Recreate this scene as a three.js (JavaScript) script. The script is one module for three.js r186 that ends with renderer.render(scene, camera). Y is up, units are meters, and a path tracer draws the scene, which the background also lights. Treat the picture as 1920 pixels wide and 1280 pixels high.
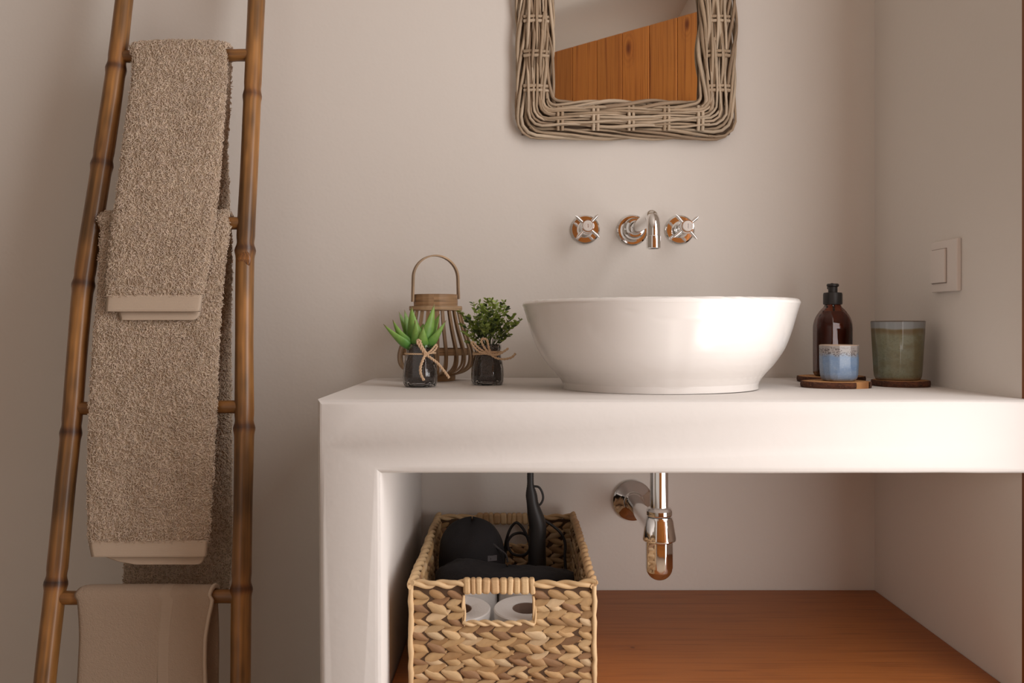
import * as THREE from 'three';
import { RoundedBoxGeometry } from 'three/addons/geometries/RoundedBoxGeometry.js';
import { mergeGeometries, toCreasedNormals } from 'three/addons/utils/BufferGeometryUtils.js';
import { RectAreaLightUniformsLib } from 'three/addons/lights/RectAreaLightUniformsLib.js';

// ---------------------------------------------------------------- camera, sky, daylight, exposure
const scene = new THREE.Scene();
const EYE = 0.946, DIST = 1.8, FOCAL = 1800;                    // eye height, distance to the back wall, focal length in pixels of a 1920 x 1280 frame
const camera = new THREE.PerspectiveCamera(2 * Math.atan(640 / FOCAL) * 180 / Math.PI, 1.5, 0.05, 60);
camera.position.set(0, EYE, DIST);
camera.lookAt(0, EYE, 0);
camera.setViewOffset(1920, 1280, -6, 28, 1920, 1280);           // shifted lens: verticals stay vertical
const renderer = new THREE.WebGLRenderer({ antialias: true });
renderer.toneMapping = THREE.LinearToneMapping;
renderer.toneMappingExposure = 1.15;
renderer.shadowMap.enabled = true;
scene.background = new THREE.Color().setRGB(0.5, 0.5, 0.5);   // bright overcast sky
RectAreaLightUniformsLib.init();
const daylight = new THREE.RectAreaLight(new THREE.Color().setRGB(1.0, 0.965, 0.945), 3.6, 0.87, 2.03);   // soft daylight filling the open doorway in the side wall
daylight.name = 'doorway_daylight';
daylight.position.set(0.768, 1.02, 1.105);
daylight.lookAt(-1, 1.02, 1.105);
scene.add(daylight);
const SIDE = { z0: 2.15, z1: 2.80, y0: 0.95, y1: 1.90 };               // unseen window added behind the door leaf to brighten what the mirror shows
const sidelight = new THREE.RectAreaLight(new THREE.Color().setRGB(1.0, 0.95, 0.9), 1.2, SIDE.z1 - SIDE.z0, SIDE.y1 - SIDE.y0);
sidelight.name = 'added_mirror_fill';
sidelight.position.set(0.69, (SIDE.y0 + SIDE.y1) / 2, (SIDE.z0 + SIDE.z1) / 2);
sidelight.lookAt(-1, sidelight.position.y, sidelight.position.z);
scene.add(sidelight);
const WIN = { x0: -1.62, x1: -0.32, y0: 0.12, y1: 2.10, z: 3.0 };     // glazed garden door in the wall behind the camera
const backlight = new THREE.RectAreaLight(new THREE.Color().setRGB(1.0, 0.93, 0.87), 0.14, WIN.x1 - WIN.x0, WIN.y1 - WIN.y0);
backlight.name = 'glazed_door_daylight';
backlight.position.set((WIN.x0 + WIN.x1) / 2, (WIN.y0 + WIN.y1) / 2, WIN.z - 0.01);
backlight.lookAt(backlight.position.x, backlight.position.y, 0);
scene.add(backlight);

// ---------------------------------------------------------------- helpers
let seed = 7;
const rnd = () => { seed = (seed + 0x6D2B79F5) | 0; let t = Math.imul(seed ^ (seed >>> 15), 1 | seed); t = (t + Math.imul(t ^ (t >>> 7), 61 | t)) ^ t; return ((t ^ (t >>> 14)) >>> 0) / 4294967296; };
const rr = (a, b) => a + (b - a) * rnd();
const V = (x, y, z) => new THREE.Vector3(x, y, z);
const C = (r, g, b) => new THREE.Color().setRGB(r, g, b);
const lerp = THREE.MathUtils.lerp, clamp = THREE.MathUtils.clamp, smooth = THREE.MathUtils.smoothstep;
function hash(x, y, s) { let h = (x * 374761393 + y * 668265263 + s * 1274126177) | 0; h = Math.imul(h ^ (h >>> 13), 1274126177); return ((h ^ (h >>> 16)) >>> 0) / 4294967296; }
function vnoise(x, y, s = 0, px = 1 << 20, py = 1 << 20) {       // tiling value noise, 0..1
  const x0 = Math.floor(x), y0 = Math.floor(y), fx = x - x0, fy = y - y0, u = fx * fx * (3 - 2 * fx), v = fy * fy * (3 - 2 * fy);
  const m = (a, p) => ((a % p) + p) % p, X = m(x0, px), X1 = m(x0 + 1, px), Y = m(y0, py), Y1 = m(y0 + 1, py);
  return lerp(lerp(hash(X, Y, s), hash(X1, Y, s), u), lerp(hash(X, Y1, s), hash(X1, Y1, s), u), v);
}
function fbm(x, y, s, px, py, oct = 4) { let a = 0, w = 0.5, t = 0; for (let i = 0; i < oct; i++) { a += w * vnoise(x, y, s + i * 17, px, py); t += w; w *= 0.5; x *= 2; y *= 2; px *= 2; py *= 2; } return a / t; }
function tex(w, h, fn, srgb = false, rx = 1, ry = 1) {           // fn(u, v) -> [r, g, b] 0..1
  const d = new Uint8Array(w * h * 4);
  for (let j = 0; j < h; j++) for (let i = 0; i < w; i++) { const c = fn(i / w, j / h), k = (j * w + i) * 4; for (let q = 0; q < 3; q++) d[k + q] = clamp((Array.isArray(c) ? c[q] : c) * 255, 0, 255); d[k + 3] = 255; }
  const t = new THREE.DataTexture(d, w, h, THREE.RGBAFormat);
  t.wrapS = t.wrapT = THREE.RepeatWrapping; t.magFilter = THREE.LinearFilter; t.minFilter = THREE.LinearMipmapLinearFilter; t.generateMipmaps = true;
  if (srgb) t.colorSpace = THREE.SRGBColorSpace;
  t.repeat.set(rx, ry); t.needsUpdate = true; return t;
}
const mix3 = (a, b, t) => [lerp(a[0], b[0], t), lerp(a[1], b[1], t), lerp(a[2], b[2], t)];
const std = (o) => new THREE.MeshStandardMaterial(o), phys = (o) => new THREE.MeshPhysicalMaterial(o);

const used = {};
function numbered(n) { const k = used[n] = (used[n] ?? -1) + 1; return k ? n + '_' + String(k).padStart(3, '0') : n; }
function shade(o) { o.castShadow = true; o.receiveShadow = true; return o; }
function thing(name, label, category, [x, y, z] = [0, 0, 0], group) {
  const o = new THREE.Group(); o.name = numbered(name); o.position.set(x, y, z); o.userData = { label, category };
  if (group) o.userData.group = group; scene.add(o); return o;
}
function part(name, geo, mat, parent, label, kind) {
  const m = shade(new THREE.Mesh(geo, mat)); m.name = numbered(name); if (label) m.userData.label = label; if (kind) m.userData.kind = kind; parent.add(m); return m;
}
function struct(name, geo, mat, label) { const m = shade(new THREE.Mesh(geo, mat)); m.name = numbered(name); m.userData = { kind: 'structure' }; if (label) m.userData.label = label; scene.add(m); return m; }
function merge(list) { return list.length === 1 ? list[0] : mergeGeometries(list.map((g) => { const n = g.index ? g.toNonIndexed() : g; return n; })); }
function uvMetres(g) {                                            // planar uv in metres, by the way each face looks
  if (g.index) g = g.toNonIndexed();
  const p = g.attributes.position, n = g.attributes.normal, uv = new Float32Array(p.count * 2);
  for (let i = 0; i < p.count; i++) {
    const ax = Math.abs(n.getX(i)), ay = Math.abs(n.getY(i)), az = Math.abs(n.getZ(i));
    const [a, b] = ax > ay && ax > az ? [p.getZ(i), p.getY(i)] : ay > az ? [p.getX(i), p.getZ(i)] : [p.getX(i), p.getY(i)];
    uv[2 * i] = a; uv[2 * i + 1] = b;
  }
  g.setAttribute('uv', new THREE.BufferAttribute(uv, 2)); return g;
}
function box(x0, x1, y0, y1, z0, z1, r = 0) {
  const w = x1 - x0, h = y1 - y0, d = z1 - z0, g = r ? new RoundedBoxGeometry(w, h, d, 3, r) : new THREE.BoxGeometry(w, h, d);
  g.translate((x0 + x1) / 2, (y0 + y1) / 2, (z0 + z1) / 2); return uvMetres(g);
}
function lathe(profile, seg = 64, crease = 0.5) {                 // profile [r, y] from the foot up, uv = turn, share of the profile's length
  const pts = profile.map(([r, y]) => new THREE.Vector2(Math.max(r, 1e-5), y)), g = new THREE.LatheGeometry(pts, seg);
  let L = [0]; for (let i = 1; i < pts.length; i++) L.push(L[i - 1] + pts[i].distanceTo(pts[i - 1]));
  const uv = g.attributes.uv; for (let i = 0; i <= seg; i++) for (let j = 0; j < pts.length; j++) uv.setXY(i * pts.length + j, i / seg, L[j] / L[L.length - 1]);
  return toCreasedNormals(g, crease);
}
function splineProfile(pts, n = 40) { const c = new THREE.SplineCurve(pts.map(([r, y]) => new THREE.Vector2(r, y))); return c.getPoints(n).map((p) => [p.x, p.y]); }
function sweep(points, radius, radial = 8, capped = true, color) {  // a tube with its own radius along points; uv in metres; color(t, angle) -> Color
  const n = points.length, pos = [], nor = [], uv = [], col = [], idx = [], T = [], tmp = V(), len = [0];
  for (let i = 1; i < n; i++) len.push(len[i - 1] + points[i].distanceTo(points[i - 1]));
  for (let i = 0; i < n; i++) T.push(points[Math.min(n - 1, i + 1)].clone().sub(points[Math.max(0, i - 1)]).normalize());
  let N = Math.abs(T[0].y) < 0.9 ? V(0, 1, 0) : V(1, 0, 0); N.sub(T[0].clone().multiplyScalar(N.dot(T[0]))).normalize();
  for (let i = 0; i < n; i++) {
    N = N.clone().sub(T[i].clone().multiplyScalar(N.dot(T[i]))).normalize(); const B = T[i].clone().cross(N);
    const t = len[i] / len[n - 1], R = typeof radius === 'function' ? radius(t, len[i]) : radius;
    for (let j = 0; j <= radial; j++) {
      const a = j / radial * Math.PI * 2, r = Array.isArray(R) ? [R[0] * Math.cos(a), R[1] * Math.sin(a)] : [R * Math.cos(a), R * Math.sin(a)];
      tmp.copy(N).multiplyScalar(Math.cos(a)).addScaledVector(B, Math.sin(a));
      pos.push(points[i].x + N.x * r[0] + B.x * r[1], points[i].y + N.y * r[0] + B.y * r[1], points[i].z + N.z * r[0] + B.z * r[1]);
      nor.push(tmp.x, tmp.y, tmp.z); uv.push(a * (Array.isArray(R) ? R[0] : R), len[i]);
      if (color) { const c = color(t, a, len[i]); col.push(c.r, c.g, c.b); }
    }
  }
  for (let i = 0; i < n - 1; i++) for (let j = 0; j < radial; j++) { const a = i * (radial + 1) + j, b = a + radial + 1; idx.push(a, a + 1, b, a + 1, b + 1, b); }
  if (capped) for (const [i, s] of [[0, -1], [n - 1, 1]]) {
    const c = pos.length / 3, p = points[i]; pos.push(p.x, p.y, p.z); nor.push(s * T[i].x, s * T[i].y, s * T[i].z); uv.push(0, len[i]); if (color) { const q = color(i ? 1 : 0, 0, len[i]); col.push(q.r, q.g, q.b); }
    for (let j = 0; j <= radial; j++) { const k = (i * (radial + 1) + j) * 3; pos.push(pos[k], pos[k + 1], pos[k + 2]); nor.push(s * T[i].x, s * T[i].y, s * T[i].z); uv.push(uv[k / 3 * 2], len[i]); if (color) col.push(col[k], col[k + 1], col[k + 2]); }
    for (let j = 0; j < radial; j++) s > 0 ? idx.push(c, c + 1 + j, c + 2 + j) : idx.push(c, c + 2 + j, c + 1 + j);
  }
  const g = new THREE.BufferGeometry();
  g.setAttribute('position', new THREE.Float32BufferAttribute(pos, 3)); g.setAttribute('normal', new THREE.Float32BufferAttribute(nor, 3)); g.setAttribute('uv', new THREE.Float32BufferAttribute(uv, 2));
  if (color) g.setAttribute('color', new THREE.Float32BufferAttribute(col, 3));
  g.setIndex(idx); return g;
}
const curve = (pts, n, closed = false) => new THREE.CatmullRomCurve3(pts.map((p) => (p.isVector3 ? p : V(...p))), closed, 'centripetal').getSpacedPoints(n);
function rope(pts, r, pitch, n, plies = 2) {                       // a twisted cord along pts
  const c = new THREE.CatmullRomCurve3(pts.map((p) => (p.isVector3 ? p : V(...p))), false, 'centripetal'), P = c.getSpacedPoints(n), L = c.getLength(), out = [];
  let N = V(0.31, 0.81, 0.5);
  const rows = []; for (let i = 0; i <= n; i++) { const T = P[Math.min(n, i + 1)].clone().sub(P[Math.max(0, i - 1)]).normalize(); N = N.clone().sub(T.clone().multiplyScalar(N.dot(T))).normalize(); rows.push([P[i], N, T.clone().cross(N)]); }
  for (let k = 0; k < plies; k++) out.push(sweep(rows.map(([p, a, b], i) => { const w = (i / n * L / pitch + k / plies) * Math.PI * 2; return p.clone().addScaledVector(a, Math.cos(w) * r * 0.5).addScaledVector(b, Math.sin(w) * r * 0.5); }), r * 0.62, 7));
  return merge(out);
}
function paint(g, fn) { const p = g.attributes.position, c = new Float32Array(p.count * 3), v = V(); for (let i = 0; i < p.count; i++) { v.fromBufferAttribute(p, i); const q = fn(v); c.set([q.r, q.g, q.b], 3 * i); } g.setAttribute('color', new THREE.BufferAttribute(c, 3)); return g; }
// a point of the place from the pixel it was measured at and its real distance in front of the lens
const at = (px, py, d) => V((px - 966) * d / FOCAL, EYE + (612 - py) * d / FOCAL, DIST - d);

// ---------------------------------------------------------------- shared surfaces
const plasterBump = tex(512, 512, (u, v) => 0.55 * fbm(u * 6, v * 6, 3, 6, 6, 5) + 0.3 * fbm(u * 60, v * 60, 9, 60, 60, 2) + 0.15 * vnoise(u * 200, v * 200, 5, 200, 200), false, 1.4, 1.4);
const plaster = std({ color: C(0.80, 0.745, 0.69), roughness: 0.85, bumpMap: plasterBump, bumpScale: 0.0006 });
const counterPlaster = std({ color: C(0.69, 0.648, 0.615), roughness: 0.85, bumpMap: plasterBump, bumpScale: 0.0004 });
const wood = (a, b, c, sx, sy, s, knots = []) => tex(1024, 512, (u, v) => {     // grain runs along u
  const w = fbm(u * 3, v * 8, s, 3, 8, 3), rings = fbm(u * 3 + 0.0, (v + 0.05 * w) * 40, s + 5, 3, 40, 3), fine = fbm(u * 10, v * 180, s + 9, 10, 180, 2), big = fbm(u * 2, v * 4, s + 31, 2, 4, 3);
  let k = mix3(a, b, clamp(0.15 + 0.9 * (0.55 * rings + 0.45 * big - 0.05), 0, 1)); for (const [ku, kv, kr] of knots) { const e = Math.hypot((u - ku) * 2.2, v - kv) / kr + 0.25 * (w - 0.5); k = mix3(k, c, 0.85 * (1 - smooth(e, 0.35, 1)) + 0.18 * (0.5 + 0.5 * Math.sin(e * 9)) * (1 - smooth(e, 1, 3))); }
  return mix3(k, c, 0.35 * smooth(fine, 0.55, 0.85) + 0.5 * smooth(rings, 0.68, 0.9));
}, true, sx, sy);
const shelfWood = phys({ color: 0xffffff, map: wood([0.70, 0.43, 0.20], [0.58, 0.33, 0.14], [0.40, 0.20, 0.08], 1 / 0.9, 1 / 0.45, 4, [[0.2, 0.72, 0.012], [0.86, 0.45, 0.010]]), roughness: 0.5, clearcoat: 0.05, clearcoatRoughness: 0.4 });
const doorTex = wood([0.90, 0.62, 0.30], [0.80, 0.50, 0.22], [0.50, 0.26, 0.10], 1, 1 / 0.3, 12, [[0.12, 0.3, 0.05], [0.4, 0.75, 0.04], [0.63, 0.2, 0.05], [0.86, 0.6, 0.04], [0.27, 0.52, 0.03]]);
const floorMat = std({ color: C(0.34, 0.265, 0.195), roughness: 0.6, bumpMap: plasterBump, bumpScale: 0.001 });
const chrome = std({ color: C(0.84, 0.83, 0.82), metalness: 1, roughness: 0.07 });
const darkPlastic = std({ color: C(0.018, 0.015, 0.014), roughness: 0.45 });

// ---------------------------------------------------------------- the room
const RX = 0.674, LX = -1.7, FZ = 3.0, CY = 2.22, TH = 0.10, DZ0 = 0.543, DZ1 = 1.555, DH = 2.05;
struct('wall_back', box(LX - TH, RX + TH, 0, CY, -TH, 0), plaster);
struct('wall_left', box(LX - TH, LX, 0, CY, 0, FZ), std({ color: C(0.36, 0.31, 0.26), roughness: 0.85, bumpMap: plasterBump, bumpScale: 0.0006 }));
struct('wall_front', merge([box(LX - TH, WIN.x0, 0, CY, FZ, FZ + TH), box(WIN.x1, RX + TH, 0, CY, FZ, FZ + TH), box(WIN.x0, WIN.x1, 0, WIN.y0, FZ, FZ + TH), box(WIN.x0, WIN.x1, WIN.y1, CY, FZ, FZ + TH)]), plaster);
struct('window_1', box(WIN.x0, WIN.x1, WIN.y0, WIN.y1, FZ + 0.01, FZ + 0.018), std({ color: C(0.8, 0.8, 0.8), emissive: C(1, 0.95, 0.9), emissiveIntensity: 0.1, roughness: 0.4 }), 'frosted daylight window behind the camera');
struct('added_window_2', box(RX + 0.022, RX + 0.028, SIDE.y0, SIDE.y1, SIDE.z0, SIDE.z1), std({ color: C(0.8, 0.8, 0.8), emissive: C(1, 0.95, 0.9), emissiveIntensity: 0.4, roughness: 0.4 }), 'added unseen window behind the open door, brightening the mirror view');  // added glowing pane, there only to lift the mirror view
struct('wall_right', merge([box(RX, RX + TH, 0, CY, 0, DZ0 - 0.02), box(RX, RX + TH, 0, CY, DZ1 + 0.02, SIDE.z0), box(RX, RX + TH, 0, CY, SIDE.z1, FZ), box(RX, RX + TH, 0, SIDE.y0, SIDE.z0, SIDE.z1), box(RX, RX + TH, SIDE.y1, CY, SIDE.z0, SIDE.z1), box(RX, RX + TH, DH + 0.02, CY, DZ0 - 0.02, DZ1 + 0.02)]), plaster);
struct('floor', box(LX - TH, RX + TH, -0.12, 0, -TH, FZ + TH), floorMat);
struct('ceiling', box(LX - TH, RX + TH, CY, CY + 0.1, -TH, FZ + TH), plaster);
struct('ground_outside', box(RX + TH, RX + 5, -0.14, -0.03, -3, 5), std({ color: C(0.55, 0.5, 0.45), roughness: 0.9, bumpMap: plasterBump, bumpScale: 0.003 }));
const addedLightPost = [RX + TH - 0.001, 0, DH, DZ0, 0.665];  // unseen post added to cut the doorway light on the counter front
const jambWood = std({ color: 0xffffff, map: (() => { const t = doorTex.clone(); t.repeat.set(1, 3); t.rotation = Math.PI / 2; return t; })(), color: C(0.38, 0.30, 0.26), roughness: 0.5 });
struct('trim_1', merge([box(RX, RX + TH, 0, DH, DZ0 - 0.02, DZ0), box(RX, RX + TH, 0, DH, DZ1, DZ1 + 0.02), box(RX, RX + TH, DH, DH + 0.02, DZ0 - 0.02, DZ1 + 0.02), box(addedLightPost[0], addedLightPost[0] + 0.05, addedLightPost[1], addedLightPost[2], addedLightPost[3] - 0.04, addedLightPost[4])]), jambWood);

{ // the boarded door, swung half open into the room
  const door = new THREE.Group(); door.name = 'door_1'; door.userData = { kind: 'structure', label: 'orange-brown boarded wooden door standing half open, seen only in the mirror' };
  door.position.set(RX - 0.004, 0.008, DZ1 + 0.006); door.rotation.y = Math.atan2(0.697, 0.717) + Math.PI / 2; scene.add(door);     // local x runs from the hinge along the leaf
  const dir = V(-0.697, 0, 0.717); door.rotation.y = Math.atan2(-dir.z, dir.x);
  let s = 0.008;
  [0.118, 0.243, 0.370, 0.495, 0.621, 0.747, 0.873, 0.910].forEach((e, i) => {
    const t = doorTex.clone(); t.rotation = Math.PI / 2; t.repeat.set(0.7, 3.3); t.offset.set(i * 0.37, i * 0.21); t.needsUpdate = true;
    const k = [0.82, 0.86, 1.0, 0.92, 1.0, 0.82, 0.9, 0.9][i];
    part('plank', box(s + 0.0012, e - 0.0012, 0, DH - 0.014, -0.018, 0.018, 0.003), std({ map: t, color: C(k, k * 0.92, k * 0.85), roughness: 0.45 }), door); s = e;
  });
  part('ledge', box(0.03, 0.88, 0.25, 0.37, 0.018, 0.04, 0.003), jambWood, door); part('ledge', box(0.03, 0.88, 1.6, 1.72, 0.018, 0.04, 0.003), jambWood, door);
  const h = part('door_handle', sweep(curve([[0.86, 1.0, -0.018], [0.86, 1.0, -0.06], [0.82, 1.0, -0.065], [0.75, 1.0, -0.065]], 24), 0.008, 10), chrome, door);
}

// ---------------------------------------------------------------- masonry washstand and its shelf
const SX0 = -0.260, CTOP = EYE - 0.0955, CBOT = EYE - 0.193, CZ = 0.541, PIN = -0.1755, SHELF = EYE - 0.493;
{
  const b = 0.009, s = new THREE.Shape(), P = [[SX0 + b, CTOP - b], [SX0 + b + 0.006, 0.002 + b], [PIN - b + 0.003, 0.002 + b], [PIN - b, CBOT + b], [RX + 0.004 - b, CBOT + b], [RX + 0.004 - b, CTOP - b]];
  P.forEach(([x, y], i) => { const [nx, ny] = P[(i + 1) % P.length]; for (let k = 0; k < 16; k++) { const t = k / 16, w = (k ? 0.0007 : 0) * (fbm(lerp(x, nx, t) * 9, lerp(y, ny, t) * 9, 77, 1 << 20, 1 << 20, 2) - 0.5) * 2; i + k ? s.lineTo(lerp(x, nx, t) + w, lerp(y, ny, t) + w) : s.moveTo(x, y); } });
  let g = new THREE.ExtrudeGeometry(s, { depth: CZ - 2 * b, bevelEnabled: true, bevelSize: b, bevelThickness: b, bevelSegments: 5, steps: 1 });
  g.translate(0, 0, b + 0.0015); g = uvMetres(toCreasedNormals(g, 0.6));
  const t = thing('washstand', 'thick white plastered masonry counter on a single side pillar, carrying the basin', 'counter', [0, 0, 0]);
  part('slab', g, counterPlaster, t);
}
{
  const t = thing('shelf_board', 'orange-brown wooden shelf board low inside the white washstand niche', 'shelf', [0, SHELF, 0]);
  part('board', box(PIN + 0.004, RX, -0.035, 0, 0.002, 0.528, 0.003), shelfWood, t);
  part('batten', box(PIN + 0.008, RX - 0.004, -0.085, -0.035, 0.40, 0.44, 0.003), shelfWood, t);
}

// ---------------------------------------------------------------- basin
{
  const t = thing('wash_basin', 'round white glazed countertop basin with a flared wall', 'basin', [0.224, CTOP + 0.0009, 0.307]);
  const outer = splineProfile([[0.1500, 0.0], [0.1497, 0.006], [0.1525, 0.0125], [0.1600, 0.0225], [0.1740, 0.0380], [0.1885, 0.0600], [0.1985, 0.0850], [0.2065, 0.1120], [0.2112, 0.1270]], 46);
  const lip = []; for (let i = 0; i <= 10; i++) { const a = -0.25 + i / 10 * (Math.PI + 0.1); lip.push([0.2058 + 0.0062 * Math.cos(a), 0.1290 + 0.0062 * Math.sin(a)]); }
  const inner = splineProfile([[0.1985, 0.122], [0.192, 0.095], [0.178, 0.062], [0.150, 0.034], [0.10, 0.021], [0.03, 0.016], [0.024, 0.013]], 40);
  part('bowl', lathe([[0.0, 0.0], [0.1480, 0.0], ...outer, ...lip, ...inner, [0.0, 0.012]], 128, 0.8), phys({ color: C(0.83, 0.79, 0.755), roughness: 0.22, clearcoat: 0.3, clearcoatRoughness: 0.06 }), t);
  part('drain', lathe([[0, 0.0145], [0.021, 0.0145], [0.0225, 0.016], [0.021, 0.0185], [0.008, 0.0205], [0, 0.021]], 40), chrome, t);
  t.rotation.z = 0.006;
}

// ---------------------------------------------------------------- wall taps and spout
const turnZ = (g) => g.rotateX(Math.PI / 2);                       // lathe axis y -> z, out of the wall
const porcelain = phys({ color: C(0.82, 0.78, 0.74), roughness: 0.2, clearcoat: 0.5 });
function capPrint(word, ink) {
  const c = document.createElement('canvas'); c.width = c.height = 128; const x = c.getContext('2d');
  x.fillStyle = '#e6ddd6'; x.fillRect(0, 0, 128, 128); x.translate(64, 64); x.rotate(-Math.PI / 2); x.fillStyle = ink; x.font = 'bold 26px sans-serif'; x.textAlign = 'center'; x.textBaseline = 'middle'; x.fillText(word, 0, 4);
  x.strokeStyle = ink; x.lineWidth = 3; x.beginPath(); x.arc(0, 0, 44, 0.9, 2.2); x.stroke(); x.globalAlpha = 0.5; x.beginPath(); x.arc(0, 0, 44, -2.2, -0.9); x.stroke();
  const t = new THREE.CanvasTexture(c); t.colorSpace = THREE.SRGBColorSpace; return t;
}
function tap(label, X, Y, spin, word, ink, lean) {
  const t = thing('wall_tap', label, 'tap', [X, EYE + Y, 0]);
  part('flange', turnZ(lathe([[0, 0], [0.0268, 0], [0.0275, 0.002], [0.0270, 0.0045], [0.0245, 0.0062], [0.0120, 0.0066], [0, 0.0066]], 64, 0.35)), chrome, t);
  part('stem', turnZ(lathe([[0.0150, 0.006], [0.0155, 0.010], [0.0130, 0.013], [0.0118, 0.020], [0.0118, 0.030], [0.0098, 0.031], [0.0090, 0.046], [0, 0.046]], 48, 0.4)), chrome, t);
  const head = new THREE.Group(); head.name = numbered('cross_handle'); head.position.set(lean, 0, 0.046); t.add(head);
  part('hub', turnZ(lathe([[0, -0.002], [0.0105, -0.002], [0.0120, 0.002], [0.0128, 0.010], [0.0118, 0.018], [0.0112, 0.022], [0.0112, 0.0235], [0.0098, 0.0238], [0, 0.0238]], 48, 0.4)), chrome, head);
  for (let k = 0; k < 4; k++) {
    const a = spin + k * Math.PI / 2, d = V(Math.cos(a), Math.sin(a), 0), p = (r) => V(d.x * r, d.y * r, 0.010);
    part('arm', sweep([0.008, 0.012, 0.016, 0.020, 0.024, 0.027, 0.0285, 0.0292].map(p), (q) => (q < 0.75 ? lerp(0.0028, 0.0032, q) : lerp(0.0033, 0.0007, (q - 0.75) * 4)), 12), chrome, head);
  }
  const cap = part('porcelain_cap', turnZ(lathe([[0.0098, 0.0238], [0.0098, 0.0250], [0.0090, 0.0262], [0.0, 0.0264]], 40, 0.5)), porcelain, head, 'white porcelain cap');
  part('cap_print', new THREE.CircleGeometry(0.0086, 40).translate(0, 0, 0.02655), phys({ map: capPrint(word, ink), roughness: 0.25 }), head, 'round print on the porcelain cap');
}
tap('chrome cross-handled wall tap on the lantern side of the spout', 0.131, 0.1815, Math.PI / 4 + 0.05, 'HOT', '#9a6a50', 0.0);
tap('chrome cross-handled wall tap on the soap bottle side of the spout', 0.308, 0.1810, Math.PI / 4 - 0.08, 'COLD', '#8a7f7e', 0.003);
{
  const t = thing('wall_spout', 'chrome wall-mounted spout bending down over the basin between two taps', 'faucet', [0.219, EYE + 0.180, 0]);
  part('flange', turnZ(lathe([[0, 0], [0.0285, 0], [0.0292, 0.002], [0.0287, 0.0045], [0.0262, 0.0062], [0.0120, 0.0066], [0, 0.0066]], 64, 0.35)), chrome, t);
  part('collar', turnZ(lathe([[0.0225, 0.0066], [0.0222, 0.012], [0.0205, 0.030], [0.0202, 0.034], [0.0165, 0.036], [0.0165, 0.040], [0.0185, 0.042], [0.0187, 0.046], [0.0165, 0.0485], [0.0135, 0.049], [0.0130, 0.056], [0.0105, 0.058]], 64, 0.4)), chrome, t);
  const L = 0.272, pts = [V(0, -0.002, 0.05)];
  for (let i = 1; i <= 12; i++) pts.push(V(0.0012 * i / 12, -0.002, lerp(0.05, L - 0.026, i / 12)));
  for (let i = 1; i <= 16; i++) { const a = i / 16 * Math.PI / 2; pts.push(V(0.0012, -0.028 + 0.026 * Math.cos(a), L - 0.026 + 0.026 * Math.sin(a))); }
  pts.push(V(0.0012, -0.036, L));
  part('spout_pipe', sweep(pts, 0.0108, 40), chrome, t);
  part('outlet', lathe([[0.0090, -0.0560], [0.0104, -0.0560], [0.0112, -0.0550], [0.0112, -0.0365], [0.0108, -0.0355], [0.0, -0.0355]], 48, 0.4).translate(0.0012, 0, L), chrome, t);
  part('aerator', lathe([[0, -0.0545], [0.0092, -0.0545], [0.0092, -0.050], [0, -0.050]], 32).translate(0.0012, 0, L), std({ color: C(0.1, 0.08, 0.07), metalness: 0.6, roughness: 0.4 }), t);
}

// ---------------------------------------------------------------- bottle trap under the counter
{
  const t = thing('bottle_trap', 'chrome bottle trap and waste pipe hanging below the counter', 'sink trap', [0.224, EYE, 0.307]);
  const y = (py) => (612 - py) * 1.493 / 1800;
  part('tail_pipe', lathe([[0.0143, y(955)], [0.0143, CBOT - EYE]], 48), chrome, t);
  part('nut', lathe([[0.0143, y(968)], [0.0190, y(967)], [0.0203, y(964)], [0.0203, y(957)], [0.0185, y(952)], [0.0143, y(950)]], 48, 0.4), chrome, t);
  part('cone', lathe([[0.0212, y(1015)], [0.0258, y(1012)], [0.0262, y(1009)], [0.0215, y(974)], [0.0200, y(968)], [0.0143, y(967)]], 64, 0.4), chrome, t);
  const cup = [[0, y(1087)]]; for (let i = 1; i <= 14; i++) { const a = i / 14 * Math.PI / 2; cup.push([0.0213 * Math.sin(a), y(1087) + 0.022 * (1 - Math.cos(a))]); } cup.push([0.0213, y(1012)]);
  part('cup', lathe(cup, 64), chrome, t);
  const py = y(937) * 1.8 / 1.493;
  part('waste_pipe', sweep(curve([[-0.004, py, -0.306], [-0.003, py, -0.2], [-0.001, py, -0.1], [0, py, -0.018]], 20), 0.0145, 36), chrome, t);
  part('wall_flange', turnZ(lathe([[0, 0], [0.0365, 0], [0.0375, 0.003], [0.0372, 0.008], [0.034, 0.0105], [0.024, 0.013], [0.0185, 0.017], [0.0165, 0.024], [0.0145, 0.025]], 64, 0.5)).translate(-0.004, py, -0.3068), chrome, t);
}

// ---------------------------------------------------------------- light switch
{
  const t = thing('light_switch', 'square white light switch on the side wall above the counter', 'light switch', [RX, EYE, 0]);
  const white = std({ color: C(0.80, 0.73, 0.68), roughness: 0.35 });
  part('plate', box(-0.0075, 0, 0.054, 0.134, 0.262, 0.351, 0.002), white, t);
  part('rocker', box(-0.0112, -0.0072, 0.0685, 0.1205, 0.266, 0.3165, 0.0012), white, t);
  part('backing', box(-0.0078, -0.007, 0.0672, 0.1218, 0.2648, 0.3180), std({ color: C(0.36, 0.29, 0.25), roughness: 0.8 }), t);
}

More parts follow.
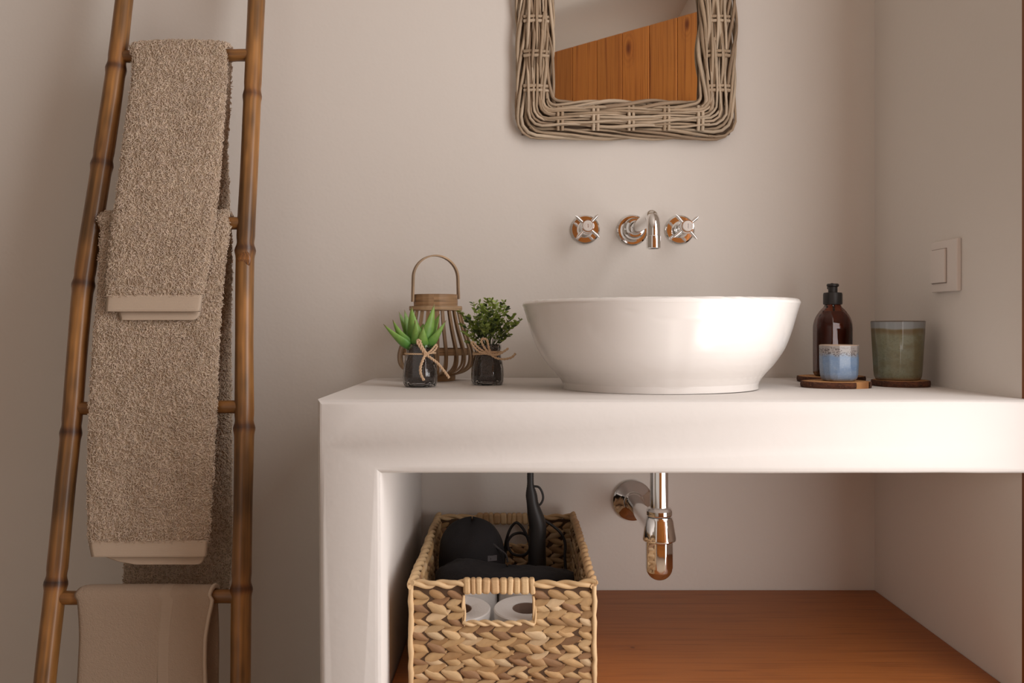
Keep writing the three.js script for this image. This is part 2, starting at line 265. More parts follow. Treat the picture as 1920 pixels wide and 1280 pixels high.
// ---------------------------------------------------------------- wicker mirror
{
  const x0 = 0, x1 = 0.412, y0 = 0.346, y1 = 0.95, W = 0.073;
  const t = thing('wicker_mirror', 'rectangular wall mirror in a wide grey-brown woven willow frame', 'mirror', [0, EYE, 0]);
  part('mirror_glass', box(x0 + W - 0.012, x1 - W + 0.012, y0 + W - 0.012, y1 - W + 0.012, 0.008, 0.0125), std({ color: C(0.80, 0.79, 0.76), metalness: 1, roughness: 0.012 }), t);
  const hole = new THREE.Path().moveTo(x0 + W, y0 + W).lineTo(x0 + W, y1 - W).lineTo(x1 - W, y1 - W).lineTo(x1 - W, y0 + W).closePath();
  const bs = new THREE.Shape(); bs.moveTo(x0 + 0.012, y0 + 0.012).lineTo(x1 - 0.012, y0 + 0.012).lineTo(x1 - 0.012, y1 - 0.012).lineTo(x0 + 0.012, y1 - 0.012).closePath(); bs.holes.push(hole);
  part('backing_board', new THREE.ExtrudeGeometry(bs, { depth: 0.012, bevelEnabled: false }).translate(0, 0, 0.001), std({ color: C(0.13, 0.085, 0.055), roughness: 0.9 }), t);
  const frame = new THREE.Group(); frame.name = 'willow_frame'; t.add(frame);
  const rodTex = tex(64, 256, (u, v) => 0.92 + 0.3 * (fbm(u * 8, v * 10, 41, 8, 10, 3) - 0.4) - 0.25 * smooth(fbm(u * 16, v * 6, 44, 16, 6, 2), 0.66, 0.8), false, 40, 4); rodTex.colorSpace = THREE.SRGBColorSpace;
  const rodMats = [[0.52, 0.39, 0.265], [0.60, 0.465, 0.33], [0.46, 0.335, 0.22], [0.64, 0.51, 0.37], [0.38, 0.265, 0.17]].map((c) => std({ color: C(...c), map: rodTex, roughness: 0.6, bumpMap: rodTex, bumpScale: 0.0002 }));
  // a rounded rectangle, off metres in from the frame's outer edge; s runs anticlockwise from the middle of the top
  function ring(off, s) {                                           // every ring is cut where the middle one is, so that stakes stand square to the frame
    const dims = (o) => { const r = Math.max(0.010, 0.036 - o * 0.35); return [r, x0 + o + r, x1 - o - r, y0 + o + r, y1 - o - r]; };
    const [rm, a0, a1, b0, b1] = dims(0.038), w = a1 - a0, h = b1 - b0, q = Math.PI / 2 * rm, L = [w, q, h, q, w, q, h, q], tot = 2 * w + 2 * h + 4 * q;
    s = ((s % 1) + 1) % 1 * tot; let k = 0; while (s > L[k] && k < 7) s -= L[k++];
    const f = s / L[k], a = f * Math.PI / 2, [r, X0, X1, Y0, Y1] = dims(off), S = Math.sin(a), K = Math.cos(a);
    return [[X1 + (X0 - X1) * f, Y1 + r], [X0 - r * S, Y1 + r * K], [X0 - r, Y1 + (Y0 - Y1) * f], [X0 - r * K, Y0 - r * S], [X0 + (X1 - X0) * f, Y0 - r], [X1 + r * S, Y0 - r * K], [X1 + r, Y0 + (Y1 - Y0) * f], [X1 + r * K, Y1 + r * S]][k];
  }
  const PER = 1.85, crown = (off) => 0.016 + 0.016 * Math.sin(Math.PI * clamp((off + 0.008) / (W + 0.014), 0, 1));
  function rod(fn, s0, s1, r) {
    const n = Math.max(8, Math.round((s1 - s0) * 150)), P = [], ph = rr(0, 9), wob = rr(0.4, 1.2);
    for (let i = 0; i <= n; i++) { const s = lerp(s0, s1, i / n), [off, z] = fn(s), o2 = off + 0.0016 * wob * Math.sin(s * 37 + ph) + 0.0010 * Math.sin(s * 91 + ph * 2), [x, y] = ring(o2, s); P.push(V(x, y, z + 0.001 * Math.sin(s * 53 + ph))); }
    part('willow_rod', sweep(P, (q) => r * (0.86 + 0.14 * Math.sin(q * 9 + ph)) * (0.55 + 0.45 * Math.min(1, Math.min(q, 1 - q) * 14)), 8), rodMats[Math.floor(rnd() * 4.6)], frame);
  }
  const run = (fn, r, pieces, phase) => { for (let k = 0; k < pieces; k++) rod(fn, (k + phase + rr(-0.02, 0)) / pieces, (k + 1 + phase + rr(0.0, 0.03)) / pieces, r * rr(0.88, 1.1)); };
  // outer twisted bundle, wrapping round to the wall
  for (let j = 0; j < 6; j++) { const p = j / 6 * Math.PI * 2; run((s) => { const w = p + s * Math.PI * 2 * 5; return [0.0120 + 0.0090 * Math.cos(w), 0.0155 + 0.0085 * Math.sin(w)]; }, 0.0037, 3, j * 0.37); }
  // inner twisted bundle
  for (let j = 0; j < 4; j++) { const p = j / 4 * Math.PI * 2; run((s) => { const w = p - s * Math.PI * 2 * 6; return [0.0642 + 0.0064 * Math.cos(w), 0.0210 + 0.0068 * Math.sin(w)]; }, 0.0038, 3, j * 0.41); }
  // woven middle: rods over and under the stake pairs
  const SX = [0.083, 0.1485, 0.214, 0.2795, 0.342], PX = 0.0655, PY = 0.0640, SY = []; for (let y = 0.440; y < 0.90; y += PY) SY.push(y);
  const knots = (() => {                                           // the weave's phase along the frame, so that it meets every stake
    const N = 400, out = []; let prev = null, acc = 0;
    for (let i = 0; i <= N; i++) { const [x, y] = ring(0.038, i / N), [x2, y2] = ring(0.038, (i + 0.5) / N), horiz = Math.abs(x2 - x) > Math.abs(y2 - y) * 2.5, vert = Math.abs(y2 - y) > Math.abs(x2 - x) * 2.5, p = horiz ? (x - SX[0]) / PX : vert ? (y - SY[0]) / PY : null; out.push(p); }
    let last = 0; const ph = out.map((p) => { if (p === null) return (last += 0.0); let v = p; if (Math.abs(v - last) > 0.5) v = last + (((v - last) % 2) + 2) % 2 - 0; return (last = p); });
    return (s) => ph[Math.round((((s % 1) + 1) % 1) * N)];
  })();
  for (let j = 0; j < 5; j++) {
    const off = 0.0245 + j * 0.0077;
    run((s) => { const w = Math.PI * (knots(s) + j); return [off + 0.0013 * Math.sin(w), crown(off) + 0.0038 * Math.cos(w) - 0.0012]; }, 0.0034, 3, j * 0.29);
    run((s) => { const w = Math.PI * (knots(s) + 1 + j); return [off + 0.0034 + 0.0010 * Math.sin(w), crown(off) + 0.0034 * Math.cos(w) - 0.0035]; }, 0.0028, 4, j * 0.43 + 0.2);
  }
  const stake = (fx) => { const P = []; for (let i = 0; i <= 8; i++) { const off = lerp(0.016, 0.0615, i / 8), [x, y] = fx(off); P.push(V(x, y, crown(off) - 0.0010)); } part('stake', sweep(P, 0.0032 * rr(0.9, 1.1), 8), rodMats[Math.floor(rnd() * 4.4)], frame); };
  for (const e of [-0.0040, 0.0040]) {
    for (const x of SX) { stake((o) => [x + e, y0 + o]); stake((o) => [x + e, y1 - o]); }
    for (const y of SY) { stake((o) => [x0 + o, y + e]); stake((o) => [x1 - o, y + e]); }
  }
}

// ---------------------------------------------------------------- bamboo ladder
const ladZ = (py) => 1.6 / (1 - 0.17 * (612 - py) / 1800);         // distance of the ladder's plane where it shows at that height
const bambooTex = tex(128, 512, (u, v) => { const g = fbm(u * 24, v * 3, 51, 24, 3, 3), b = fbm(u * 3, v * 5, 57, 3, 5, 3), k = 0.72 + 0.5 * (g - 0.5) * 0.7 + 0.8 * (b - 0.45); return [k, k * 0.97, k * 0.93]; }, true, 10, 2.2);
const bamboo = phys({ color: C(0.62, 0.30, 0.085), map: bambooTex, vertexColors: true, roughness: 0.45, clearcoat: 0.35, clearcoatRoughness: 0.2 });
{
  const t = thing('bamboo_ladder', 'brown bamboo towel ladder leaning on the wall beside the washstand', 'ladder');
  function rail(list, nodes) {                                      // list of [py, pxLeft, pxRight]; nodes of [py, size, darkness]
    const key = list.map(([py, a, b]) => { const d = ladZ(py), p = at((a + b) / 2, py, d); p.r = (b - a) / 2 * d / FOCAL; return p; });
    const c = new THREE.CatmullRomCurve3(key, false, 'centripetal'), P = c.getPoints(420), ys = P.map((p) => p.y);
    const rad = (y) => { for (let i = 1; i < key.length; i++) if (y >= key[i].y || i === key.length - 1) return lerp(key[i].r, key[i - 1].r, clamp((y - key[i].y) / (key[i - 1].y - key[i].y), 0, 1)); };
    const ny = nodes.map(([py, s, k]) => [at(0, py, ladZ(py)).y, s, k]), len = [0]; for (let i = 1; i < P.length; i++) len.push(len[i - 1] + P[i].distanceTo(P[i - 1]));
    const yAt = (l) => { let i = 1; while (i < len.length - 1 && len[i] < l) i++; return lerp(ys[i - 1], ys[i], clamp((l - len[i - 1]) / (len[i] - len[i - 1]), 0, 1)); };
    return sweep(P, (q, l) => { const y = yAt(l); let k = 1; for (const [n, s] of ny) { const e = (y - n) / 0.007; k += s * 0.10 * Math.exp(-e * e) - s * 0.05 * Math.exp(-(((y - n) / 0.007 - 1.9) ** 2)) ; } return rad(y) * k * (1 + 0.012 * Math.sin(l * 23)); }, 28, true,
      (q, a, l) => { const y = yAt(l); let k = 1; for (const [n, s, dk] of ny) { const e = (y - n - 0.002) / 0.0065; k *= 1 - dk * Math.exp(-e * e) * 0.8 - 0.28 * dk * smooth(0.05 - Math.abs(y - n - 0.02), 0, 0.05) * (0.4 + 0.6 * vnoise(a * 2, l * 30, 8)); } return C(k, k * lerp(1, k, 0.35), k * lerp(1, k, 0.5)); });
  }
  part('rail', rail([[-386, 268, 296], [-200, 243, 272], [0, 217, 249], [130, 200, 235], [310, 172, 210], [530, 138, 176], [640, 128, 165], [810, 115, 151], [900, 105, 142], [1090, 86, 124], [1280, 64, 104], [1500, 44, 86], [1795, 12, 56]], [[-300, 1, 0.7], [-90, 1, 0.7], [130, 1, 0.75], [310, 1, 0.7], [535, 1, 0.75], [812, 1, 0.75], [1094, 1.3, 0.95], [1420, 1, 0.8], [1680, 1, 0.8]]), bamboo, t);
  part('rail', rail([[-386, 486, 516], [-200, 475, 506], [0, 465, 497], [180, 457, 489], [310, 451, 484], [465, 443, 477], [640, 441, 475], [802, 440, 476], [960, 438, 473], [1110, 434, 471], [1280, 432, 470], [1500, 429, 468], [1795, 424, 466]], [[-280, 1, 0.6], [-60, 1, 0.6], [181, 1, 0.6], [470, 1.6, 0.7], [803, 1.2, 0.7], [1105, 1.3, 0.75], [1460, 1, 0.8], [1710, 1, 0.8]]), bamboo, t);
  // the scar where a branch was cut off
  part('branch_scar', paint(new THREE.SphereGeometry(0.0115, 20, 14).scale(1, 1.35, 0.34).translate(...at(458, 487, ladZ(487) - 0.0125).toArray()), () => C(0.72, 0.6, 0.5)), bamboo, t);
  for (const [py, a, b] of [[105, 228, 474], [420, 168, 462], [764, 134, 458], [1119, 96, 450], [-210, 258, 490], [1480, 64, 449]]) {
    const d = ladZ(py), P = []; for (let i = 0; i <= 40; i++) P.push(at(lerp(a, b, i / 40), py + 1.5 * Math.sin(i * 0.3), d));
    part('rung', sweep(P, (q) => 0.0108 * (1 + 0.07 * Math.exp(-(((q - 0.83) / 0.02) ** 2)) + 0.02 * Math.sin(q * 14)), 20, true, (q, ang) => { const k = 0.82 - 0.3 * Math.exp(-(((q - 0.83) / 0.015) ** 2)) + 0.1 * vnoise(q * 20, ang, 4); return C(k, k * 0.95, k * 0.9); }), bamboo, t);
  }
}

// ---------------------------------------------------------------- towels
// a cloth strip: keys [y, z, xLeft, xRight] along its length, thickness T; gives the shell and a sampler for its pile
function strip(keys, T, { n = 150, m = 64, ripple = 0.0012, s0 = 1, edge = 0.9 } = {}) {
  const lenK = [0]; for (let i = 1; i < keys.length; i++) lenK.push(lenK[i - 1] + Math.hypot(keys[i][0] - keys[i - 1][0], keys[i][1] - keys[i - 1][1]));
  const a = new THREE.CatmullRomCurve3(keys.map((k) => V(k[0], k[1], 0)), false, 'centripetal'), b = new THREE.CatmullRomCurve3(keys.map((k) => V(k[2], k[3], 0)), false, 'centripetal');
  const K = keys.length - 1, rows = [];
  // spaced by the length of the path
  const fine = []; for (let i = 0; i <= 900; i++) { const u = i / 900; fine.push([a.getPoint(u), b.getPoint(u), 0]); if (i) fine[i][2] = fine[i - 1][2] + fine[i][0].distanceTo(fine[i - 1][0]); }
  const total = fine[900][2]; let q = 0;
  for (let i = 0; i <= n; i++) { const l = i / n * total; while (q < 899 && fine[q + 1][2] < l) q++; const f = clamp((l - fine[q][2]) / Math.max(1e-9, fine[q + 1][2] - fine[q][2]), 0, 1); rows.push([fine[q][0].clone().lerp(fine[q + 1][0], f), fine[q][1].clone().lerp(fine[q + 1][1], f)]); }
  const point = (i, j) => {                                        // i along, j around
    const [c, x] = rows[i], t = rows[Math.min(n, i + 1)][0].clone().sub(rows[Math.max(0, i - 1)][0]).normalize(), N = [-t.y * s0, t.x * s0];   // in (y, z)
    const mid = (x.x + x.y) / 2, w = (x.y - x.x) / 2, ang = j / m * Math.PI * 2, ca = Math.cos(ang), sa = Math.sin(ang), ha = Math.sign(ca) * Math.pow(Math.abs(ca), 0.30) * w, hb0 = Math.sign(sa) * Math.pow(Math.abs(sa), edge) * T / 2;
    // spread the points over the flat faces
    const along = (jj) => { const f = jj / m; return f; };
    const wob = ripple * (2 * fbm(ha * 14 + 40, i / n * total * 9, s0 > 0 ? 61 : 67, 1 << 20, 1 << 20, 3) - 1);
    const endk = Math.min(1, 0.35 + Math.min(i, n - i) * 0.3), hb = hb0 * endk + wob;
    return V(mid + ha, c.x + N[0] * hb, c.y + N[1] * hb);
  };
  const pos = [], uv = [], idx = [];
  // even spread round the section
  const fr = []; { const raw = [], L = [0]; for (let j = 0; j <= 720; j++) { const A = j / 720 * Math.PI * 2, ca = Math.cos(A), sa = Math.sin(A), w = (keys[0][3] - keys[0][2]) / 2; raw.push([Math.sign(ca) * Math.pow(Math.abs(ca), 0.30) * w, Math.sign(sa) * Math.pow(Math.abs(sa), edge) * T / 2]); if (j) L.push(L[j - 1] + Math.hypot(raw[j][0] - raw[j - 1][0], raw[j][1] - raw[j - 1][1])); }
    for (let j = 0; j < m; j++) { let k = 0; while (k < 720 && L[k] < j / m * L[720]) k++; fr.push(k / 720 * m); } }
  for (let i = 0; i <= n; i++) for (let j = 0; j < m; j++) { const p = point(i, fr[j]); pos.push(p.x, p.y, p.z); uv.push(p.x, i / n * total); }
  for (let i = 0; i < n; i++) for (let j = 0; j < m; j++) { const A = i * m + j, B = i * m + (j + 1) % m, c = A + m, d = B + m; s0 > 0 ? idx.push(A, c, B, B, c, d) : idx.push(A, B, c, B, d, c); }
  for (const e of [0, n]) { const k = pos.length / 3, [c, x] = rows[e]; pos.push((x.x + x.y) / 2, c.x, c.y); uv.push(0, e / n * total); for (let j = 0; j < m; j++) { const A = e * m + j, B = e * m + (j + 1) % m; (e === 0) === (s0 > 0) ? idx.push(k, A, B) : idx.push(k, B, A); } }
  const g = new THREE.BufferGeometry(); g.setAttribute('position', new THREE.Float32BufferAttribute(pos, 3)); g.setAttribute('uv', new THREE.Float32BufferAttribute(uv, 2)); g.setIndex(idx); g.computeVertexNormals();
  return g;
}
// path over a rung: front keys [py, pxL, pxR] downwards from the rung, back keys likewise (hanging straight)
function drape(rungPy, off, front, back, T, lift = 0) {
  const d = ladZ(rungPy), c = at(0, rungPy, d), keys = [], X = (px, dd) => (px - 966) * dd / FOCAL;
  for (const [py, a, b, push = 0] of [...back].reverse()) { const dd = DIST - (c.z - off); keys.push([EYE + (612 - py) * dd / FOCAL, c.z - off + push, X(a, dd), X(b, dd)]); }
  const f0 = front[0], b0 = back[0];
  for (let i = 1; i < 7; i++) { const w = Math.PI * (1 - i / 7), z = c.z + off * Math.cos(w), dd = DIST - z; keys.push([c.y + off * Math.sin(w) * 1.02, z, lerp(X(b0[1], d), X(f0[1], d), i / 7), lerp(X(b0[2], d), X(f0[2], d), i / 7)]); }
  for (const [py, a, b, push = 0] of front) { const dd = ladZ(py) - off - lift * smooth(rungPy + 40 < py ? (py - rungPy) / 160 : 0, 0, 1) - push; keys.push([EYE + (612 - py) * dd / FOCAL, DIST - dd, X(a, dd), X(b, dd)]); }
  return keys;
}
const towelBump = tex(256, 256, (u, v) => 0.6 * vnoise(u * 90, v * 90, 3, 90, 90) + 0.4 * vnoise(u * 40, v * 40, 6, 40, 40), false, 8, 8);
const towelBody = std({ color: C(0.47, 0.355, 0.255), roughness: 1, bumpMap: towelBump, bumpScale: 0.002 });
const pileMat = std({ color: C(0.70, 0.57, 0.45), roughness: 1 });
const hemBump = tex(128, 128, (u, v) => 0.5 + 0.5 * Math.sin(v * Math.PI * 2 * 40) * 0.5 + 0.3 * (vnoise(u * 64, v * 64, 2, 64, 64) - 0.5), false, 12, 12);
const hemMat = std({ color: C(0.60, 0.475, 0.365), roughness: 0.9, bumpMap: hemBump, bumpScale: 0.0004 });
const tuft = (() => { const P = [V(0, -0.0006, 0), V(0.0002, 0.0009, 0), V(0.0008, 0.0022, 0.0002), V(0.0018, 0.0031, 0.0005), V(0.0028, 0.0033, 0.0009)]; return sweep(P, (q) => 0.00062 * (1 - 0.55 * q * q), 5); })();
function pile(g, count, parent, keep) {                            // terry loops all over the cloth
  const p = g.attributes.position, nrm = g.attributes.normal, I = g.index.array, cum = [], A = V(), B = V(), D = V(); let tot = 0;
  for (let k = 0; k < I.length; k += 3) { A.fromBufferAttribute(p, I[k]); B.fromBufferAttribute(p, I[k + 1]).sub(A); D.fromBufferAttribute(p, I[k + 2]).sub(A); tot += B.cross(D).length(); cum.push(tot); }
  const mesh = new THREE.InstancedMesh(tuft, pileMat, count), M = new THREE.Matrix4(), q = new THREE.Quaternion(), q2 = new THREE.Quaternion(), N = V(), P = V(), up = V(0, 1, 0), col = new THREE.Color();
  let made = 0, guard = 0;
  while (made < count && guard++ < count * 6) {
    const r = rnd() * tot; let lo = 0, hi = cum.length - 1; while (lo < hi) { const mid = (lo + hi) >> 1; cum[mid] < r ? lo = mid + 1 : hi = mid; }
    let u = rnd(), v = rnd(); if (u + v > 1) { u = 1 - u; v = 1 - v; } const w = 1 - u - v, [a, b, c] = [I[lo * 3], I[lo * 3 + 1], I[lo * 3 + 2]];
    P.set(0, 0, 0); N.set(0, 0, 0); for (const [i, k] of [[a, w], [b, u], [c, v]]) { A.fromBufferAttribute(p, i); P.addScaledVector(A, k); A.fromBufferAttribute(nrm, i); N.addScaledVector(A, k); }
    N.normalize(); if (!keep(P, N)) continue;
    const flow = (fbm(P.x * 45 + 9, P.y * 45, 15, 1 << 20, 1 << 20, 2) * 2.6 + rr(-0.28, 0.28)) * Math.PI * 2, tilt = 0.3 + 0.7 * fbm(P.x * 70, P.y * 70 + 5, 19, 1 << 20, 1 << 20, 2);
    N.x += rr(-0.35, 0.35); N.y += rr(-0.35, 0.35); N.z += rr(-0.2, 0.2); N.normalize();
    q.setFromUnitVectors(up, N); q2.setFromAxisAngle(up, flow); q.multiply(q2); q2.setFromAxisAngle(V(0, 0, 1), -tilt); q.multiply(q2);
    const s = rr(0.8, 1.35); M.compose(P, q, V(s, s, s)); mesh.setMatrixAt(made, M);
    const k = rr(0.84, 1.1); mesh.setColorAt(made, col.setRGB(k, k * rr(0.97, 1.01), k * rr(0.94, 1.02))); made++;
  }
  mesh.count = made; mesh.name = numbered('terry_pile'); mesh.userData.kind = 'stuff'; shade(mesh); parent.add(mesh);
}
{ // small towel on the upper rung
  const t = thing('bath_towel', 'shorter beige terry towel folded over the upper rung of the bamboo ladder', 'towel');
  const T = 0.013, off = 0.0108 + T / 2 + 0.001;
  const front = [[112, 249, 426], [170, 245, 423], [250, 233, 418], [330, 224, 412], [400, 214, 404], [470, 205, 395], [520, 201, 387], [557, 199, 380]];
  const body = strip(drape(105, off, front, [[118, 256, 434], [200, 256, 431], [290, 256, 426], [340, 256, 429], [430, 252, 430], [520, 250, 428]], T, 0.017), T, { n: 200, m: 72, ripple: 0.0026 });
  part('cloth', body, towelBody, t); pile(body, 46000, t, (P, N) => N.z > -0.55 || P.z > 0.12 || rnd() < 0.3);
  const keyH = (rows, T2, name) => part(name, strip(rows.map(([py, a, b, pull]) => { const d = ladZ(py) - off - 0.017 - pull; return [EYE + (612 - py) * d / FOCAL, DIST - d, (a - 966) * d / FOCAL, (b - 966) * d / FOCAL]; }), T2, { n: 24, m: 56, ripple: 0.0008 }), hemMat, t, 'smooth flat-woven end band');
  keyH([[552, 200, 381, 0.0035], [562, 199, 379, 0.0035], [574, 198, 377, 0.0042], [584, 197.5, 375, 0.005]], 0.0035, 'hem');
  keyH([[566, 212, 378, -0.004], [580, 220, 377, -0.004], [592, 224, 374, -0.003], [600, 226, 366, -0.001]], 0.0035, 'hem');
}
{ // long towel on the second rung
  const t = thing('bath_towel', 'longer beige terry towel over the second rung, partly under the shorter towel', 'towel');
  const T = 0.0115, off = 0.0108 + T / 2 + 0.001;
  const front = [[428, 189, 432], [470, 186, 425], [534, 184, 418], [626, 176, 412], [736, 169, 408], [820, 166, 404], [890, 164, 400], [960, 165, 395], [1018, 166, 390]];
  const body = strip(drape(420, off, front, [[432, 200, 434], [530, 205, 434], [640, 215, 433], [800, 222, 434], [950, 228, 434], [1040, 232, 434], [1104, 234, 430, 0.004]], T, 0.004), T, { n: 260, m: 84, ripple: 0.0024, edge: 0.9 });
  part('cloth', body, towelBody, t); pile(body, 78000, t, (P, N) => N.z > -0.55 || P.z > 0.17 || rnd() < 0.25);
  const keyH = (rows, T2) => part('hem', strip(rows.map(([py, a, b, pull]) => { const d = ladZ(py) - off - 0.004 - pull; return [EYE + (612 - py) * d / FOCAL, DIST - d, (a - 966) * d / FOCAL, (b - 966) * d / FOCAL]; }), T2, { n: 24, m: 56, ripple: 0.0008 }), hemMat, t, 'smooth flat-woven end band');
  keyH([[1012, 167, 391, 0.003], [1022, 167, 390, 0.003], [1034, 169, 389, 0.0035], [1044, 171, 388, 0.004]], 0.003);
  keyH([[1024, 176, 390, -0.0035], [1040, 190, 386, -0.0035], [1052, 220, 382, -0.003], [1058, 252, 374, -0.002]], 0.003);
}
{ // smooth towel on the bottom rung
  const t = thing('hand_towel', 'smooth dull beige towel over the lowest visible rung, with a flat woven stripe', 'towel');
  const T = 0.0075, off = 0.0115 + T / 2 + 0.0012;
  const smoothTex = tex(256, 256, (u, v) => 0.5 * vnoise(u * 128, v * 128, 3, 128, 128) + 0.5 * fbm(u * 40, v * 40, 8, 40, 40, 2), false, 10, 10);
  const mat = std({ color: C(0.44, 0.33, 0.245), roughness: 1, bumpMap: smoothTex, bumpScale: 0.0009 });
  const front = [[1126, 144, 401], [1160, 147, 394], [1200, 148, 388], [1240, 146, 387], [1300, 143, 389], [1400, 143, 390], [1500, 144, 391], [1580, 145, 391]];
  part('cloth', strip(drape(1119, off, front, [[1128, 162, 409], [1200, 162, 411], [1300, 162, 410], [1400, 162, 410], [1520, 164, 410]], T, 0.002), T, { n: 160, m: 80, ripple: 0.0009 }), mat, t);
  const band = (x0, x1, lift, T2, name, m2) => part(name, strip(drape(1119, off + T / 2 + lift, front.map(([py, a, b]) => [py, a + (b - a) * x0, a + (b - a) * x1]), [[1120, 162 + 247 * x0, 162 + 247 * x1]], T2, 0.002).slice(1), T2, { n: 120, m: 24, ripple: 0.0003 }), m2, t);
  band(0.615, 0.705, -0.0002, 0.0012, 'woven_stripe', std({ color: C(0.46, 0.35, 0.262), roughness: 0.9, bumpMap: hemBump, bumpScale: 0.0003 }));
  band(0.975, 1.0, -0.003, 0.0075, 'edge_seam', hemMat);
}

// ---------------------------------------------------------------- bamboo lantern
const caneTex = tex(64, 256, (u, v) => { const k = 0.75 + 0.5 * (fbm(u * 10, v * 4, 71, 10, 4, 3) - 0.45); return [k, k * 0.97, k * 0.93]; }, true, 30, 6);
const cane = std({ color: C(0.56, 0.36, 0.20), map: caneTex, roughness: 0.55 }), caneLight = std({ color: C(0.70, 0.49, 0.30), map: caneTex, roughness: 0.55 });
{
  const D = 1.70, k = D / FOCAL, y = (py) => (612 - py) * k + EYE - CTOP;      // heights above the counter
  const t = thing('bamboo_lantern', 'round-bellied split bamboo lantern with an arched handle, behind two jars', 'lantern', [(817 - 966) * k, CTOP, DIST - D]);
  function hoop(r, h, th, yc, mat, name) { const g = lathe([[r - th, yc - h / 2], [r, yc - h / 2], [r + 0.0004, yc], [r, yc + h / 2], [r - th, yc + h / 2], [r - th, yc - h / 2]], 64, 0.4); part(name, uvScale(g, 0.2, 0.05), mat, t); }
  function uvScale(g, a, b) { const u = g.attributes.uv; for (let i = 0; i < u.count; i++) u.setXY(i, u.getY(i) * b, u.getX(i) * a); return g; }
  hoop(0.0385, y(552) - y(578), 0.0025, y(565), cane, 'top_band');
  hoop(0.0465, y(574) - y(582), 0.0070, y(578), caneLight, 'upper_ring');
  hoop(0.0600, y(653) - y(665), 0.0022, y(659), cane, 'middle_hoop');
  hoop(0.0345, 0.0115, 0.0345, 0.0060, cane, 'base_ring');
  const strap = (P, w, th, wdir) => {                                 // a flat strip along P, w wide along wdir(i)
    const pos = [], idx = [], uv = []; let L = 0;
    P.forEach((p, i) => { const T = P[Math.min(P.length - 1, i + 1)].clone().sub(P[Math.max(0, i - 1)]).normalize(), W = wdir(i).clone(); W.sub(T.clone().multiplyScalar(W.dot(T))).normalize(); const N = T.clone().cross(W); if (i) L += p.distanceTo(P[i - 1]);
      [[-1, -1], [1, -1], [1, 1], [-1, 1]].forEach(([a, b], q) => { const v = p.clone().addScaledVector(W, a * w / 2).addScaledVector(N, b * th / 2); pos.push(v.x, v.y, v.z); uv.push(a * w / 2, L); }); });
    const n = P.length; for (let i = 0; i < n - 1; i++) for (let q = 0; q < 4; q++) { const a = i * 4 + q, b = i * 4 + (q + 1) % 4; idx.push(a, b, a + 4, b, b + 4, a + 4); }
    idx.push(0, 3, 1, 1, 3, 2, (n - 1) * 4, (n - 1) * 4 + 1, (n - 1) * 4 + 3, (n - 1) * 4 + 1, (n - 1) * 4 + 2, (n - 1) * 4 + 3);
    const g = new THREE.BufferGeometry(); g.setAttribute('position', new THREE.Float32BufferAttribute(pos, 3)); g.setAttribute('uv', new THREE.Float32BufferAttribute(uv, 2)); g.setIndex(idx); g.computeVertexNormals(); return toCreasedNormals(g, 0.6);
  };
  const H = []; for (let i = 0; i <= 5; i++) H.push(V(-0.0428 + 0.0010 * i / 5, lerp(y(566), y(522), i / 5), 0)); for (let i = 1; i < 28; i++) { const a = Math.PI * (1 - i / 28); H.push(V(0.0418 * Math.cos(a), y(522) + (y(479) - y(522)) * Math.sin(a), 0)); } for (let i = 5; i >= 0; i--) H.push(V(0.0428 - 0.0010 * i / 5, lerp(y(560), y(522), i / 5), 0));
  const turned = H.map((p) => p.clone().applyAxisAngle(V(0, 1, 0), 0.42)), hd = V(0, 0, 1).applyAxisAngle(V(0, 1, 0), 0.42);
  part('handle', strap(turned, 0.0100, 0.0028, () => hd), caneLight, t);
  const prof = splineProfile([[0.0430, y(578)], [0.0455, y(592)], [0.0530, y(620)], [0.0640, y(652)], [0.0668, y(670)], [0.0630, y(686)], [0.0500, y(697)], [0.0330, y(702)]], 26);
  const wide = [0, 6, 11, 17], NB = 22;
  for (let i = 0; i < NB; i++) { const a = (i + 0.32) / NB * Math.PI * 2 + rr(-0.03, 0.03), rad = V(Math.sin(a), 0, Math.cos(a)), side = V(Math.cos(a), 0, -Math.sin(a)), e = rr(0.985, 1.015); part('slat', strap(prof.map(([r, yy]) => V(rad.x * r * e, yy, rad.z * r * e)), wide.includes(i) ? 0.0125 : rr(0.0045, 0.0065), 0.0017, () => side), rnd() < 0.4 ? caneLight : cane, t); }
}

